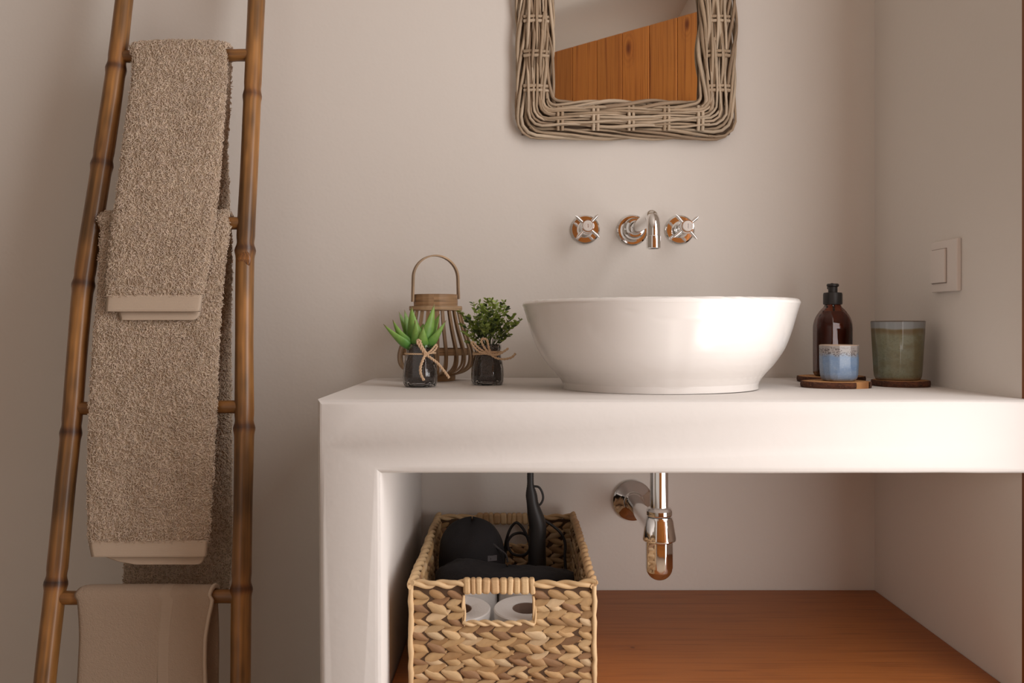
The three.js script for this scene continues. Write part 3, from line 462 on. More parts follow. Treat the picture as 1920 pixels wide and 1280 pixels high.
// ---------------------------------------------------------------- two little plants in jars
const glass = phys({ color: 0xffffff, transmission: 1, thickness: 0.004, ior: 1.48, roughness: 0.02 });
const twineMat = std({ color: C(0.68, 0.48, 0.31), roughness: 0.95 });
const soilTex = tex(128, 128, (u, v) => { const k = 0.45 + 0.55 * vnoise(u * 44, v * 44, 3, 44, 44); return [k, k * 0.92, k * 0.88]; }, true, 3, 2);
const soilMat = std({ color: C(0.075, 0.055, 0.05), map: soilTex, roughness: 0.85, bumpMap: soilTex, bumpScale: 0.001 });
function jar(t, S) {
  const o = [[0.0, 0.0006], [0.021, 0.0], [0.0245, 0.0015], [0.0262, 0.006], [0.0268, 0.016], [0.0262, 0.027], [0.0240, 0.040], [0.0218, 0.049], [0.0210, 0.054], [0.0214, 0.057], [0.0228, 0.0585], [0.0232, 0.062], [0.0226, 0.0655], [0.0212, 0.0665]];
  const i = [[0.0200, 0.0655], [0.0192, 0.058], [0.0192, 0.052], [0.0222, 0.039], [0.0246, 0.027], [0.0251, 0.016], [0.0243, 0.007], [0.0215, 0.0042], [0.0, 0.0038]];
  part('glass_jar', lathe([...o, ...i].map(([a, b]) => [a * S, b * S]), 56, 0.9), glass, t, 'clear glass jar');
  part('soil', lathe([[0, 0.0045], [0.0205, 0.0050], [0.0234, 0.0075], [0.0243, 0.016], [0.0238, 0.027], [0.0214, 0.039], [0.0186, 0.052], [0.0184, 0.060], [0.012, 0.0625], [0, 0.063]].map(([a, b]) => [a * S, b * S]), 48, 0.9), soilMat, t, 'dark soil');
}
const neck = (r, y0, y1, from, to) => { const P = []; for (let i = 0; i <= 40; i++) { const a = lerp(from, to, i / 40); P.push(V(r * Math.sin(a), lerp(y0, y1, i / 40), r * Math.cos(a))); } return P; };
{
  const D = 1.525, k = D / FOCAL, S = 1.03, t = thing('potted_succulent', 'green spiky succulent in a small glass jar of dark soil tied with twine', 'plant', [(788 - 966) * k, CTOP, DIST - D]);
  jar(t, S);
  const B = (px, py, dz = 0) => V((px - 788) * k, (612 - py) * k + EYE - CTOP, dz);
  const leafMat = phys({ color: 0xffffff, vertexColors: true, roughness: 0.45, sheen: 0.2 });
  function leaf(tip, bend, wid, th) {                               // base at the jar mouth, fleshy and keeled
    const base = V(tip.x * 0.16, 0.060, tip.z * 0.22), c = new THREE.QuadraticBezierCurve3(base, bend, tip), P = c.getPoints(22);
    const out = V(tip.x * 0.45, 0, Math.sign(tip.z || 1) * 0.016 + tip.z * 0.6).normalize(), L = 23; const pos = [], col = [], idx = [], M = 12;
    P.forEach((p, i) => { const q = i / 22, T = c.getTangent(q), side = T.clone().cross(out).normalize(), N = side.clone().cross(T).normalize(); let w = 1.32 * wid * (q < 0.35 ? lerp(0.8, 1, smooth(q, 0, 0.35)) : Math.pow(1 - (q - 0.35) / 0.65, 0.95)) + 0.00025;
      for (let j = 0; j < M; j++) { const a = j / M * Math.PI * 2, sx = Math.cos(a) * w, sy = Math.sin(a) * (Math.sin(a) > 0 ? th : th * 0.35) * w / wid + 0.12 * w * Math.abs(Math.cos(a)) * -1; const v = p.clone().addScaledVector(side, sx).addScaledVector(N, sy); pos.push(v.x, v.y, v.z);
        const tipk = smooth(q, 0.86, 1), pale = smooth(q, 0.15, 0.75), mot = 0.85 + 0.3 * vnoise(v.x * 400, v.y * 400, 6), c0 = mix3(mix3([0.065, 0.235, 0.03], [0.21, 0.37, 0.075], pale), [0.20, 0.12, 0.06], tipk); col.push(c0[0] * mot, c0[1] * mot, c0[2] * mot); } });
    for (let i = 0; i < L - 1; i++) for (let j = 0; j < M; j++) { const a = i * M + j, b = i * M + (j + 1) % M; idx.push(a, a + M, b, b, a + M, b + M); }
    const g = new THREE.BufferGeometry(); g.setAttribute('position', new THREE.Float32BufferAttribute(pos, 3)); g.setAttribute('color', new THREE.Float32BufferAttribute(col, 3)); g.setIndex(idx); g.computeVertexNormals();
    part('leaf', g, leafMat, t);
  }
  // tip, where the leaf bends, half-width, thickness
  leaf(B(722, 607, 0.022), B(752, 640, 0.020), 0.0068, 0.0042); leaf(B(738, 599, 0.012), B(752, 636, 0.016), 0.0078, 0.0046); leaf(B(746, 583, -0.012), B(760, 622, -0.012), 0.0068, 0.004);
  leaf(B(758, 580, -0.002), B(764, 618, -0.006), 0.0072, 0.004); leaf(B(773, 574, 0.010), B(774, 618, 0.016), 0.0105, 0.005); leaf(B(815, 569, 0.004), B(806, 626, 0.018), 0.0100, 0.005);
  leaf(B(824, 588, -0.006), B(812, 618, -0.006), 0.0082, 0.0046); leaf(B(838, 600, 0.014), B(816, 640, 0.018), 0.0066, 0.004); leaf(B(750, 601, -0.022), B(766, 626, -0.018), 0.006, 0.0038);
  leaf(B(792, 606, -0.012), B(792, 622, -0.012), 0.0085, 0.0046); leaf(B(781, 600, 0.024), B(785, 634, 0.024), 0.0088, 0.0048); leaf(B(806, 596, -0.02), B(800, 624, -0.018), 0.007, 0.004); leaf(B(797, 612, 0.030), B(796, 640, 0.026), 0.0080, 0.0046);
  // twine round the neck, its bow and two loose ends
  part('twine', rope(neck(0.0232 * S, 0.0535, 0.0525, 0.55, 0.55 + Math.PI * 2), 0.0014, 0.007, 200), twineMat, t);
  const K = V(0.0105, 0.0520, 0.0245);
  part('bow_loop', rope([K, V(0.004, 0.062, 0.028), V(-0.002, 0.0725, 0.0265), V(0.001, 0.0745, 0.026), V(0.0045, 0.066, 0.0285), K.clone().add(V(0.001, 0.0015, 0.001))], 0.0022, 0.010, 90), twineMat, t);
  part('bow_loop', rope([K, V(0.019, 0.058, 0.023), V(0.027, 0.067, 0.016), V(0.0275, 0.063, 0.016), V(0.020, 0.0545, 0.023), K], 0.0015, 0.008, 80), twineMat, t);
  part('twine_end', rope([K, V(0.0065, 0.042, 0.030), V(0.0035, 0.032, 0.032), V(0.0040, 0.022, 0.033), V(0.0070, 0.015, 0.0315), V(0.0088, 0.0118, 0.0310)], 0.0022, 0.010, 90), twineMat, t);
  part('twine_end', rope([K, V(0.020, 0.046, 0.027), V(0.030, 0.038, 0.027), V(0.040, 0.026, 0.026), V(0.0475, 0.0155, 0.025)], 0.0021, 0.009, 90), twineMat, t);
}
{
  const D = 1.572, k = D / FOCAL, S = 1.0, t = thing('potted_shrub', 'small leafy boxwood-like shrub in a twine-tied glass jar beside the basin', 'plant', [(914 - 966) * k, CTOP, DIST - D]);
  jar(t, S);
  const leafG = (() => { const s = new THREE.Shape(); s.moveTo(0, 0); s.bezierCurveTo(0.0030, 0.0018, 0.0036, 0.0056, 0, 0.0092); s.bezierCurveTo(-0.0036, 0.0056, -0.0030, 0.0018, 0, 0); const g = new THREE.ShapeGeometry(s, 5), p = g.attributes.position; for (let i = 0; i < p.count; i++) p.setZ(i, 0.14 * Math.abs(p.getX(i)) * 2 - 16 * p.getY(i) ** 2 * 0.9); g.computeVertexNormals(); return g; })();
  const leafMat = phys({ color: 0xffffff, vertexColors: true, roughness: 0.5, side: THREE.DoubleSide, transmission: 0.3, thickness: 0 });
  const stemMat = std({ color: C(0.09, 0.12, 0.035), roughness: 0.7 });
  const tips = [[862, 585], [866, 608], [870, 622], [878, 640, 0.6], [888, 570], [897, 566], [905, 572], [913, 563], [922, 562], [930, 568], [945, 565], [951, 577], [962, 590], [975, 600], [968, 606], [950, 612], [955, 628, 0.7], [930, 590], [917, 586], [905, 592], [893, 596], [884, 604], [940, 600], [925, 606], [910, 610], [898, 615], [878, 594], [936, 580]];
  tips.forEach(([px, py], i) => {
    const tip = V((px - 914) * k, (612 - py) * k + EYE - CTOP, (i % 5 - 2) * 0.012 + rr(-0.006, 0.006)), base = V(tip.x * 0.12 + rr(-0.006, 0.006), 0.058, tip.z * 0.2), mid = V(tip.x * 0.42, lerp(base.y, tip.y, 0.55), tip.z * 0.5), c = new THREE.QuadraticBezierCurve3(base, mid, tip), P = c.getPoints(12);
    const sprig = part('sprig', sweep(P, (q) => 0.0007 * (1 - 0.5 * q), 6), stemMat, t), parts = [];
    const n = 9; for (let j = 0; j < n; j++) { const q = lerp(0.42, 1, j / (n - 1)), p = c.getPoint(q), T = c.getTangent(q); for (const e of [0, 1, 2]) { if (j < 5 && e === 2) continue; const a = j * 1.7 + e * Math.PI * 2 / 3 + rr(-0.4, 0.4), s = lerp(0.85, 1.15, rnd()) * (j === n - 1 ? 0.8 : 1), g = leafG.clone(), N = V(Math.cos(a), 0, Math.sin(a)), dir = T.clone().multiplyScalar(rr(0.35, 0.95)).add(N.multiplyScalar(0.9)).normalize();
      g.scale(s, s, s); g.applyQuaternion(new THREE.Quaternion().setFromUnitVectors(V(0, 1, 0), dir).multiply(new THREE.Quaternion().setFromAxisAngle(V(0, 1, 0), rr(0, 6.28)))); g.translate(p.x, p.y, p.z);
      const y0 = rr(0.7, 1.2), old = rnd() < lerp(0.85, 0.05, q), cc = old ? C(0.06 * y0, 0.105 * y0, 0.028 * y0) : C(0.27 * y0, 0.36 * y0, 0.07 * y0); paint(g, () => cc); parts.push(g); } }
    part('leaves', merge(parts), leafMat, sprig);
  });
  part('twine', rope(neck(0.0226 * S, 0.0545, 0.0515, 0.2, 0.2 + Math.PI * 2), 0.0016, 0.008, 200), twineMat, t);
  part('twine', rope(neck(0.0236 * S, 0.0505, 0.0530, -1.4, 1.3), 0.0016, 0.008, 120), twineMat, t);
  const K = V(0.006, 0.0500, 0.0245);
  part('bow_loop', rope([K, V(-0.003, 0.060, 0.027), V(-0.009, 0.0725, 0.026), V(-0.0065, 0.076, 0.0255), V(-0.0005, 0.074, 0.026), V(0.0025, 0.063, 0.027), K], 0.0019, 0.010, 90), twineMat, t);
  part('bow_loop', rope([K, V(-0.012, 0.060, 0.025), V(-0.024, 0.071, 0.02), V(-0.0255, 0.070, 0.02), V(-0.014, 0.056, 0.025), K], 0.0017, 0.010, 80), twineMat, t);
  part('twine_end', rope([K, V(0.016, 0.0445, 0.026), V(0.028, 0.0430, 0.024), V(0.040, 0.0460, 0.021), V(0.0460, 0.0520, 0.020)], 0.0018, 0.010, 80), twineMat, t);
  part('twine_end', rope([K, V(0.016, 0.0500, 0.026), V(0.025, 0.0540, 0.025), V(0.0345, 0.0605, 0.023)], 0.0018, 0.010, 80), twineMat, t);
}

// ---------------------------------------------------------------- wood slices, cups, bottle
const ringTex = tex(256, 256, (u, v) => { const x = u - 0.5, y = v - 0.5, r = Math.hypot(x, y) + 0.02 * fbm(u * 5, v * 5, 91, 5, 5, 3), g = 0.5 + 0.5 * Math.sin(r * 150), f = fbm(u * 60, v * 60, 95, 60, 60, 2); return mix3(mix3([0.80, 0.60, 0.38], [0.66, 0.46, 0.27], 0.6 * g + 0.4 * f), [0.50, 0.31, 0.17], smooth(r, 0.42, 0.5) * 0.6); }, true);
const barkTex = tex(512, 64, (u, v) => { const a = fbm(u * 40, v * 5, 101, 40, 5, 4), b = vnoise(u * 160, v * 20, 103, 160, 20); return mix3(mix3([0.40, 0.23, 0.13], [0.22, 0.12, 0.075], clamp(a * 1.6 - 0.3, 0, 1)), [0.58, 0.42, 0.30], 0.7 * smooth(b * 0.5 + a * 0.5, 0.62, 0.8)); }, true);
const ringMat = std({ map: ringTex, roughness: 0.75 }), barkMat = std({ map: barkTex, roughness: 0.95, bumpMap: barkTex, bumpScale: 0.0006 });
function slice(label, X, Z, R, sd, bare) {
  const t = thing('wood_slice', label, 'coaster', [X, CTOP, Z]), H = 0.0102, N = 96, rad = (a) => R * (1 + 0.05 * Math.sin(a * 2 + sd) + 0.025 * Math.sin(a * 3 + sd * 2) + 0.012 * Math.sin(a * 7 + sd * 3));
  const core = new THREE.Shape(); for (let i = 0; i < N; i++) { const a = i / N * Math.PI * 2, r = rad(a) - 0.0022; i ? core.lineTo(r * Math.cos(a), r * Math.sin(a)) : core.moveTo(r, 0); } core.closePath();
  let g = new THREE.ExtrudeGeometry(core, { depth: H - 0.001, bevelEnabled: true, bevelSize: 0.0004, bevelThickness: 0.0005, bevelSegments: 2 }); g.rotateX(-Math.PI / 2); g.translate(0, 0.0005, 0);
  const p = g.attributes.position, uv = g.attributes.uv; for (let i = 0; i < p.count; i++) uv.setXY(i, 0.5 + p.getX(i) / R / 2.15, 0.5 + p.getZ(i) / R / 2.15);
  part('core', toCreasedNormals(g, 0.5), ringMat, t, 'pale sawn face with growth rings');
  // a ring of bark, open where it has flaked off
  const pos = [], uvs = [], idx = [], from = bare ? bare[1] : 0, to = bare ? bare[0] + Math.PI * 2 : Math.PI * 2, prof = [[-0.0024, 0.0004], [0, 0.0008], [0.0008, H * 0.5], [0.0002, H - 0.0006], [-0.0024, H - 0.0002]];
  for (let i = 0; i <= N * 2; i++) { const a = lerp(from, to, i / N / 2), rough = 0.0008 * (2 * fbm(a * 9, 1, 7 + sd, 1 << 20, 1 << 20, 3) - 1); prof.forEach(([o, y], j) => { const r = rad(a) + o + rough; pos.push(r * Math.cos(a), y, -r * Math.sin(a)); uvs.push(a / 6.283, j / 4); }); }
  for (let i = 0; i < N * 2; i++) for (let j = 0; j < 4; j++) { const a = i * 5 + j; idx.push(a, a + 5, a + 1, a + 1, a + 5, a + 6); }
  const b = new THREE.BufferGeometry(); b.setAttribute('position', new THREE.Float32BufferAttribute(pos, 3)); b.setAttribute('uv', new THREE.Float32BufferAttribute(uvs, 2)); b.setIndex(idx); b.computeVertexNormals();
  part('bark', b, barkMat, t, 'rough dark bark edge');
}
slice('bark-edged wood slice under the amber pump bottle', 0.546, 0.138, 0.0560, 0.6);
slice('bark-edged wood slice with a flaked patch, under the small blue cup', 0.504, 0.292, 0.0500, 2.1, [-1.25, -0.72]);
slice('bark-edged wood slice under the tall green tumbler', 0.6165, 0.262, 0.0440, 4.0);
const SL = CTOP + 0.0103;
{
  const t = thing('soap_bottle', 'amber glass pump bottle with a black pump, on a wood slice', 'bottle', [0.5465, SL, 0.148]), k = 0.000918, y = (py) => (701 - py) * k;
  const out = [[0, 0.0008], [0.026, 0], [0.0302, 0.0015], [0.0325, 0.006], [0.0328, 0.02], ...splineProfile([[0.0328, y(625)], [0.0325, y(607)], [0.0290, y(592)], [0.0215, y(579)], [0.0150, y(571)], [0.0128, y(564)]], 24), [0.0126, y(552)]];
  const inn = out.slice().reverse().map(([r, yy]) => [Math.max(0, r - 0.0018), Math.max(0.0028, yy)]);
  part('amber_glass', lathe([...out, ...inn], 64, 0.8), phys({ color: C(1, 0.93, 0.85), transmission: 1, thickness: 0.004, ior: 1.5, roughness: 0.03, attenuationColor: C(0.40, 0.12, 0.025), attenuationDistance: 0.0024 }), t, 'brown glass body');
  part('liquid', lathe([[0, 0.0034], [0.026, 0.0034], [0.0302, 0.007], [0.0304, 0.02], [0.0304, y(622)], [0.0298, y(606)], [0.0255, y(592)], [0.0185, y(580)], [0, y(579)]], 48, 0.5), std({ color: C(0.20, 0.095, 0.05), roughness: 0.4 }), t, 'dark soap inside');
  part('collar', lathe([[0.0128, y(567)], [0.0155, y(567)], [0.0160, y(565)], [0.0160, y(548)], [0.0152, y(545)], [0.0085, y(544)]], 48, 0.4), darkPlastic, t);
  part('pump_stem', lathe([[0.0078, y(546)], [0.0078, y(533)], [0.0068, y(532)], [0, y(532)]], 32, 0.4), darkPlastic, t);
  part('pump_head', lathe([[0.0, y(534)], [0.0085, y(534)], [0.0102, y(532.5)], [0.0102, y(530)], [0.0090, y(528)], [0, y(527.6)]], 40, 0.4), darkPlastic, t);
  part('nozzle', sweep(curve([[0, y(531), -0.004], [0.004, y(531), -0.018], [0.005, y(532), -0.030], [0.0052, y(535), -0.034]], 14), 0.0042, 14), darkPlastic, t);
  part('dip_tube', sweep([V(0.002, y(584), 0), V(0.001, y(560), 0)], 0.002, 10), darkPlastic, t);
}
function cup(name, label, X, Z, prof, wallT, glaze) {
  const t = thing(name, label, 'cup', [X, SL, Z]), H = prof[prof.length - 1][1];
  const inner = prof.slice().reverse().filter(([, y]) => y > 0.006).map(([r, y]) => [r - wallT, y - 0.0005]);
  const g = lathe([[0, 0.0004], ...prof, [prof[prof.length - 1][0] - wallT * 0.5, H + 0.0008], ...inner, [0, 0.0055]], 72, 0.7), p = g.attributes.position, uv = g.attributes.uv;
  for (let i = 0; i < p.count; i++) uv.setY(i, p.getY(i) / (H + 0.0008) * 0.998);
  part('body', g, phys({ map: glaze, roughness: 0.32, clearcoat: 0.3, clearcoatRoughness: 0.12 }), t);
  return t;
}
{
  const glaze = tex(512, 256, (u, v) => {
    const n = fbm(u * 10, v * 8, 111, 10, 8, 4), f = vnoise(u * 110, v * 50, 113, 110, 50), e = 0.70 + 0.08 * (n - 0.5) + 0.05 * (vnoise(u * 30, 1, 115, 30, 2) - 0.5);
    let c = mix3([0.52, 0.60, 0.70], [0.42, 0.53, 0.67], n * 1.2 - 0.1); c = mix3(c, [0.62, 0.68, 0.75], 0.35 * smooth(f, 0.6, 0.9));
    c = mix3(c, [0.60, 0.575, 0.56], smooth(v, e - 0.06, e + 0.1)); if (v > e - 0.05) c = mix3(c, [0.25, 0.20, 0.20], 0.8 * smooth(vnoise(u * 90, v * 46, 117, 90, 46) * 0.6 + 0.4 * vnoise(u * 190, v * 90, 119, 190, 90), 0.56, 0.66) * smooth(1 - Math.abs(v - e - 0.10) / 0.16, 0, 0.7));
    c = mix3(c, [0.72, 0.62, 0.54], smooth(v, 0.955, 0.985)); return mix3(c, [0.56, 0.47, 0.38], 1 - smooth(v, 0.0, 0.07)); }, true);
  cup('small_cup', 'small pale blue glazed cup with a speckled grey upper band', 0.5085, 0.292, [[0.021, 0], [0.0245, 0.001], [0.0272, 0.0045], [0.0286, 0.011], [0.0293, 0.025], [0.0299, 0.0560]], 0.0035, glaze);
}
{
  const glaze = tex(512, 256, (u, v) => {
    const n = fbm(u * 12, v * 7, 121, 12, 7, 4), f = vnoise(u * 120, v * 60, 123, 120, 60), e = 0.855 + 0.03 * (vnoise(u * 12, 1, 125, 12, 2) - 0.5);
    let c = mix3([0.42, 0.385, 0.27], [0.47, 0.47, 0.38], smooth(n, 0.3, 0.7)); c = mix3(c, [0.52, 0.56, 0.50], 0.6 * smooth(1 - Math.hypot((u - 0.72) * 3.5, (v - 0.30) * 2.2), 0, 0.9) * (0.5 + n * 0.7)); c = mix3(c, [0.34, 0.34, 0.27], 0.3 * smooth(f, 0.6, 0.9));
    c = mix3(c, [0.40, 0.31, 0.18], 0.7 * smooth(1 - Math.abs(v - e + 0.03) / 0.09, 0, 1)); c = mix3(c, [0.52, 0.53, 0.53], smooth(v, e - 0.012, e + 0.02));
    c = mix3(c, [0.30, 0.23, 0.18], smooth(v, 0.972, 0.99)); return mix3(c, [0.46, 0.31, 0.20], 0.8 * (1 - smooth(v, 0.0, 0.06))); }, true);
  cup('tumbler', 'tall olive green glazed tumbler with a blue-grey band at its rim', 0.613, 0.262, [[0.030, 0], [0.0335, 0.001], [0.0358, 0.006], [0.0368, 0.014], [0.0385, 0.045], [0.0403, 0.075], [0.0412, 0.0935]], 0.003, glaze);
}

// ---------------------------------------------------------------- woven basket and what is in it
{
  const X0 = -0.1445, X1 = 0.1105, Z0 = 0.032, Z1 = 0.500, B0 = SHELF + 0.001, H = 0.143, mx = (X0 + X1) / 2;
  const t = thing('woven_basket', 'deep tan water-hyacinth basket with handle holes, on the wooden shelf', 'basket', [0, B0, 0]);
  const fibre = tex(128, 128, (u, v) => 0.5 + 0.6 * (fbm(u * 3, v * 22, 131, 3, 22, 3) - 0.5), false, 1, 1);
  const straw = std({ color: 0xffffff, vertexColors: true, roughness: 0.62, bumpMap: fibre, bumpScale: 0.0007 });
  const lump = (() => { const out = []; for (let q = 0; q < 5; q++) { const L = 14, M = 9, P = [], ph = rr(0, 6); for (let i = 0; i <= L; i++) P.push(V(lerp(-0.5, 0.5, i / L), 0.05 * Math.sin(i / L * 5 + ph), 0)); const g = sweep(P, (s) => { const w = Math.pow(Math.sin(Math.PI * clamp(s * 0.97 + 0.015, 0, 1)), 0.72) * (0.86 + 0.14 * Math.sin(s * 4 + ph)); return [w * 0.5, w * 0.5]; }, M, false), n = g.attributes.uv; for (let i = 0; i < n.count; i++) { const j = i % (M + 1); n.setXY(i, Math.floor(i / (M + 1)) / L, j / M * 0.7 + q * 0.2); } out.push(g); } return out; })();
  const tones = [[0.57, 0.365, 0.175], [0.50, 0.305, 0.140], [0.62, 0.415, 0.215], [0.42, 0.245, 0.110], [0.55, 0.345, 0.165], [0.32, 0.175, 0.085], [0.66, 0.47, 0.275]];
  const shadeOf = () => { const c = tones[Math.floor(rnd() ** 1.1 * 6.9)], k = rr(0.88, 1.1); return C(c[0] * k, c[1] * k, c[2] * k); };
  function place(g, len, hgt, dep, ang, yaw, pos, R) {
    g = g.clone(); const c = shadeOf(), c2 = c.clone().multiplyScalar(0.72); paint(g, (v) => c.clone().lerp(c2, 0.6 * vnoise(v.x * 6 + pos.x * 90, v.y * 26, 5))); g.scale(len, hgt, dep);
    const m = new THREE.Matrix4().makeRotationZ(ang).premultiply(new THREE.Matrix4().makeRotationY(yaw)); g.applyMatrix4(m); g.translate(pos.x, pos.y, pos.z); g.applyMatrix4(R); return g;
  }
  const hole = [-0.0707 - mx + 0.002, 0.0217 - mx + 0.002, H - 0.055, H - 0.0125];                // in a short side's own axes
  const ROW = 0.0091, NR = Math.floor((H - 0.012) / ROW);
  function side(cx, cz, turn, len, holed) {
    const R = new THREE.Matrix4().makeRotationY(turn).setPosition(cx, 0, cz), pitch = 0.0238;
    for (let r = 0; r < NR; r++) {
      const y = 0.009 + r * ROW, up = r % 2 ? -1 : 1, parts = [];
      const open = holed && y > hole[2] - 0.003 && y < hole[3], runs = open ? [[-len / 2, hole[0] - 0.001], [hole[1] + 0.001, len / 2]] : [[-len / 2, len / 2]];
      for (const [a, b] of runs) {
        const n = Math.max(1, Math.round((b - a) / pitch)), step = (b - a) / n;
        for (let i = 0; i < n; i++) {
          const end = i === 0 || i === n - 1, u = a + (i + 0.5) * step + (end ? 0 : rr(-0.0022, 0.0022)), lenL = step * (end && open ? rr(1.15, 1.25) : end ? rr(1.2, 1.3) : rr(1.42, 1.72));
          parts.push(place(lump[Math.floor(rnd() * 5)], lenL, 0.0150 * rr(0.86, 1.14), 0.0115 * rr(0.85, 1.1), up * rr(0.27, 0.45), -0.12 + rr(-0.08, 0.05), V(u, y + rr(-0.0008, 0.0008), rr(-0.0008, 0.001)), R));
        }
      }
      if (parts.length) part('woven_row', merge(parts), straw, t);
    }
  }
  side(mx, Z1 - 0.006, 0, X1 - X0 - 0.004, true); side(mx, Z0 + 0.006, Math.PI, X1 - X0 - 0.004, true);
  side(X0 + 0.006, (Z0 + Z1) / 2, -Math.PI / 2, Z1 - Z0 - 0.012, false); side(X1 - 0.006, (Z0 + Z1) / 2, Math.PI / 2, Z1 - Z0 - 0.012, false);
  // dark sheet in the weave, its colour standing in for shadow between strands
  const darkBacking = std({ color: C(0.085, 0.045, 0.022), roughness: 0.95 }), hx0 = mx + hole[0], hx1 = mx + hole[1];
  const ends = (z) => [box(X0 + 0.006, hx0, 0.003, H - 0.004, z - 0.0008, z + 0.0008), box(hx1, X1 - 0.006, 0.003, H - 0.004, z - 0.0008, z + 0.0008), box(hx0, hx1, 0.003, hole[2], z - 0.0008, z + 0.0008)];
  part('weave_shade', merge([...ends(Z1 - 0.006), ...ends(Z0 + 0.006), box(X0 + 0.0052, X0 + 0.0068, 0.003, H - 0.004, Z0 + 0.006, Z1 - 0.006), box(X1 - 0.0068, X1 - 0.0052, 0.003, H - 0.004, Z0 + 0.006, Z1 - 0.006)]), darkBacking, t);
  part('bottom', box(X0 + 0.004, X1 - 0.004, 0, 0.005, Z0 + 0.004, Z1 - 0.004), darkBacking, t);
  // twisted rim and hole edges
  const strawPlain = [[0.57, 0.375, 0.19], [0.62, 0.425, 0.23], [0.49, 0.305, 0.15], [0.53, 0.335, 0.17]].map((c) => std({ color: C(...c), roughness: 0.62, bumpMap: fibre, bumpScale: 0.0006 }));
  const rimY = H - 0.0005, hs = [[hx0, hx1]];
  const wig = (a, b, n) => { const P = []; for (let i = 0; i <= n; i++) P.push(a.clone().lerp(b, i / n).add(V(rr(-0.001, 0.001), rr(-0.0012, 0.0012), rr(-0.001, 0.001)))); return P; };
  for (const z of [Z1 - 0.005, Z0 + 0.005]) { part('rim', rope(wig(V(X0, rimY, z), V(hx0 + 0.004, rimY, z), 6), 0.0056, 0.060, 90), strawPlain[1], t); part('rim', rope(wig(V(hx1 - 0.004, rimY, z), V(X1, rimY, z), 6), 0.0056, 0.060, 90), strawPlain[0], t); }
  part('rim', rope(wig(V(X0 + 0.004, rimY, Z1), V(X0 + 0.004, rimY + 0.002, Z0), 14), 0.0062, 0.052, 260), strawPlain[1], t); part('rim', rope(wig(V(X1 - 0.004, rimY, Z1), V(X1 - 0.004, rimY + 0.002, Z0), 14), 0.0062, 0.052, 260), strawPlain[2], t);
  for (const [z, e] of [[Z1 - 0.006, 1], [Z0 + 0.006, -1]]) {
    let x = hx0 - 0.002; while (x < hx1 + 0.001) { const w = Math.min(rr(0.0065, 0.0125), hx1 + 0.003 - x); if (w < 0.002) break; const g = new RoundedBoxGeometry(w * 1.06, rr(0.0205, 0.0225), rr(0.0125, 0.0145), 4, Math.min(w * 0.42, 0.0045)); g.rotateZ(rr(-0.10, 0.10)); g.translate(x + w / 2, H - 0.0035, z); part('handle_wrap', g, strawPlain[Math.floor(rnd() * 4)], t); x += w; }
    part('hole_edge', rope(wig(V(hx0 - 0.002, hole[2] + 0.001, z + e * 0.003), V(hx1 + 0.002, hole[2] + 0.001, z + e * 0.003), 5), 0.0042, 0.034, 80), strawPlain[1], t);
    part('hole_edge', rope(wig(V(hx0 - 0.0015, hole[2], z + e * 0.002), V(hx0 - 0.0015, hole[3] - 0.004, z + e * 0.002), 3), 0.0028, 0.09, 40), strawPlain[1], t); part('hole_edge', rope(wig(V(hx1 + 0.0015, hole[2], z + e * 0.002), V(hx1 + 0.0015, hole[3] - 0.004, z + e * 0.002), 3), 0.0028, 0.09, 40), strawPlain[0], t);
  }
  for (const [x, z] of [[X0 + 0.003, Z1 - 0.003], [X1 - 0.003, Z1 - 0.003], [X0 + 0.003, Z0 + 0.003], [X1 - 0.003, Z0 + 0.003]]) part('corner_post', sweep(wig(V(x, 0.002, z), V(x, H - 0.003, z), 14), (q) => 0.0036 * (1 + 0.12 * Math.sin(q * 60)), 10), strawPlain[1], t);

  // paper rolls standing in the front of the basket
  const paper = std({ color: C(0.80, 0.765, 0.735), roughness: 0.95, bumpMap: plasterBump, bumpScale: 0.0006 }), card = std({ color: C(0.30, 0.20, 0.15), roughness: 0.9 });
  const rolls = [['white paper roll at the pouch side of the basket, partly seen through the handle hole', -0.082, 0.430, 0.0, 0.10], ['white paper roll mid-basket, its brown tube seen through the handle hole', 0.0165, 0.428, 0.0, 0.10], ['white paper roll in the second row, behind the roll nearer the pouch', -0.074, 0.326, 0.002, 0.02], ['white paper roll in the second row, behind the roll with the brown tube', 0.021, 0.324, 0.002, 0.02]];
  for (const [label, x, z, dy, tilt] of rolls) {
    const r = thing('paper_roll', label, 'toilet roll', [x, B0 + 0.0105 + dy, z], 'paper rolls in the basket'); r.rotation.x = tilt;
    part('paper', lathe([[0.0205, 0.001], [0.0205, 0], [0.0455, 0], [0.0470, 0.0015], [0.0474, 0.04], [0.0470, 0.0815], [0.0455, 0.083], [0.0215, 0.0825], [0.0205, 0.082]], 56, 0.6), paper, r);
    part('tube', lathe([[0.0194, 0.0015], [0.0206, 0.0015], [0.0206, 0.0815], [0.0194, 0.0815], [0.0194, 0.0015]], 40, 0.5), card, r, 'brown cardboard core');
  }
  // black pouch slumped against the left side
  const cloth = std({ color: C(0.012, 0.010, 0.012), roughness: 0.75, bumpMap: towelBump, bumpScale: 0.0008 });
  const bag = thing('black_pouch', 'soft black drawstring pouch slumped in the basket against its side', 'pouch', [-0.0715, B0 + 0.006, 0.205]);
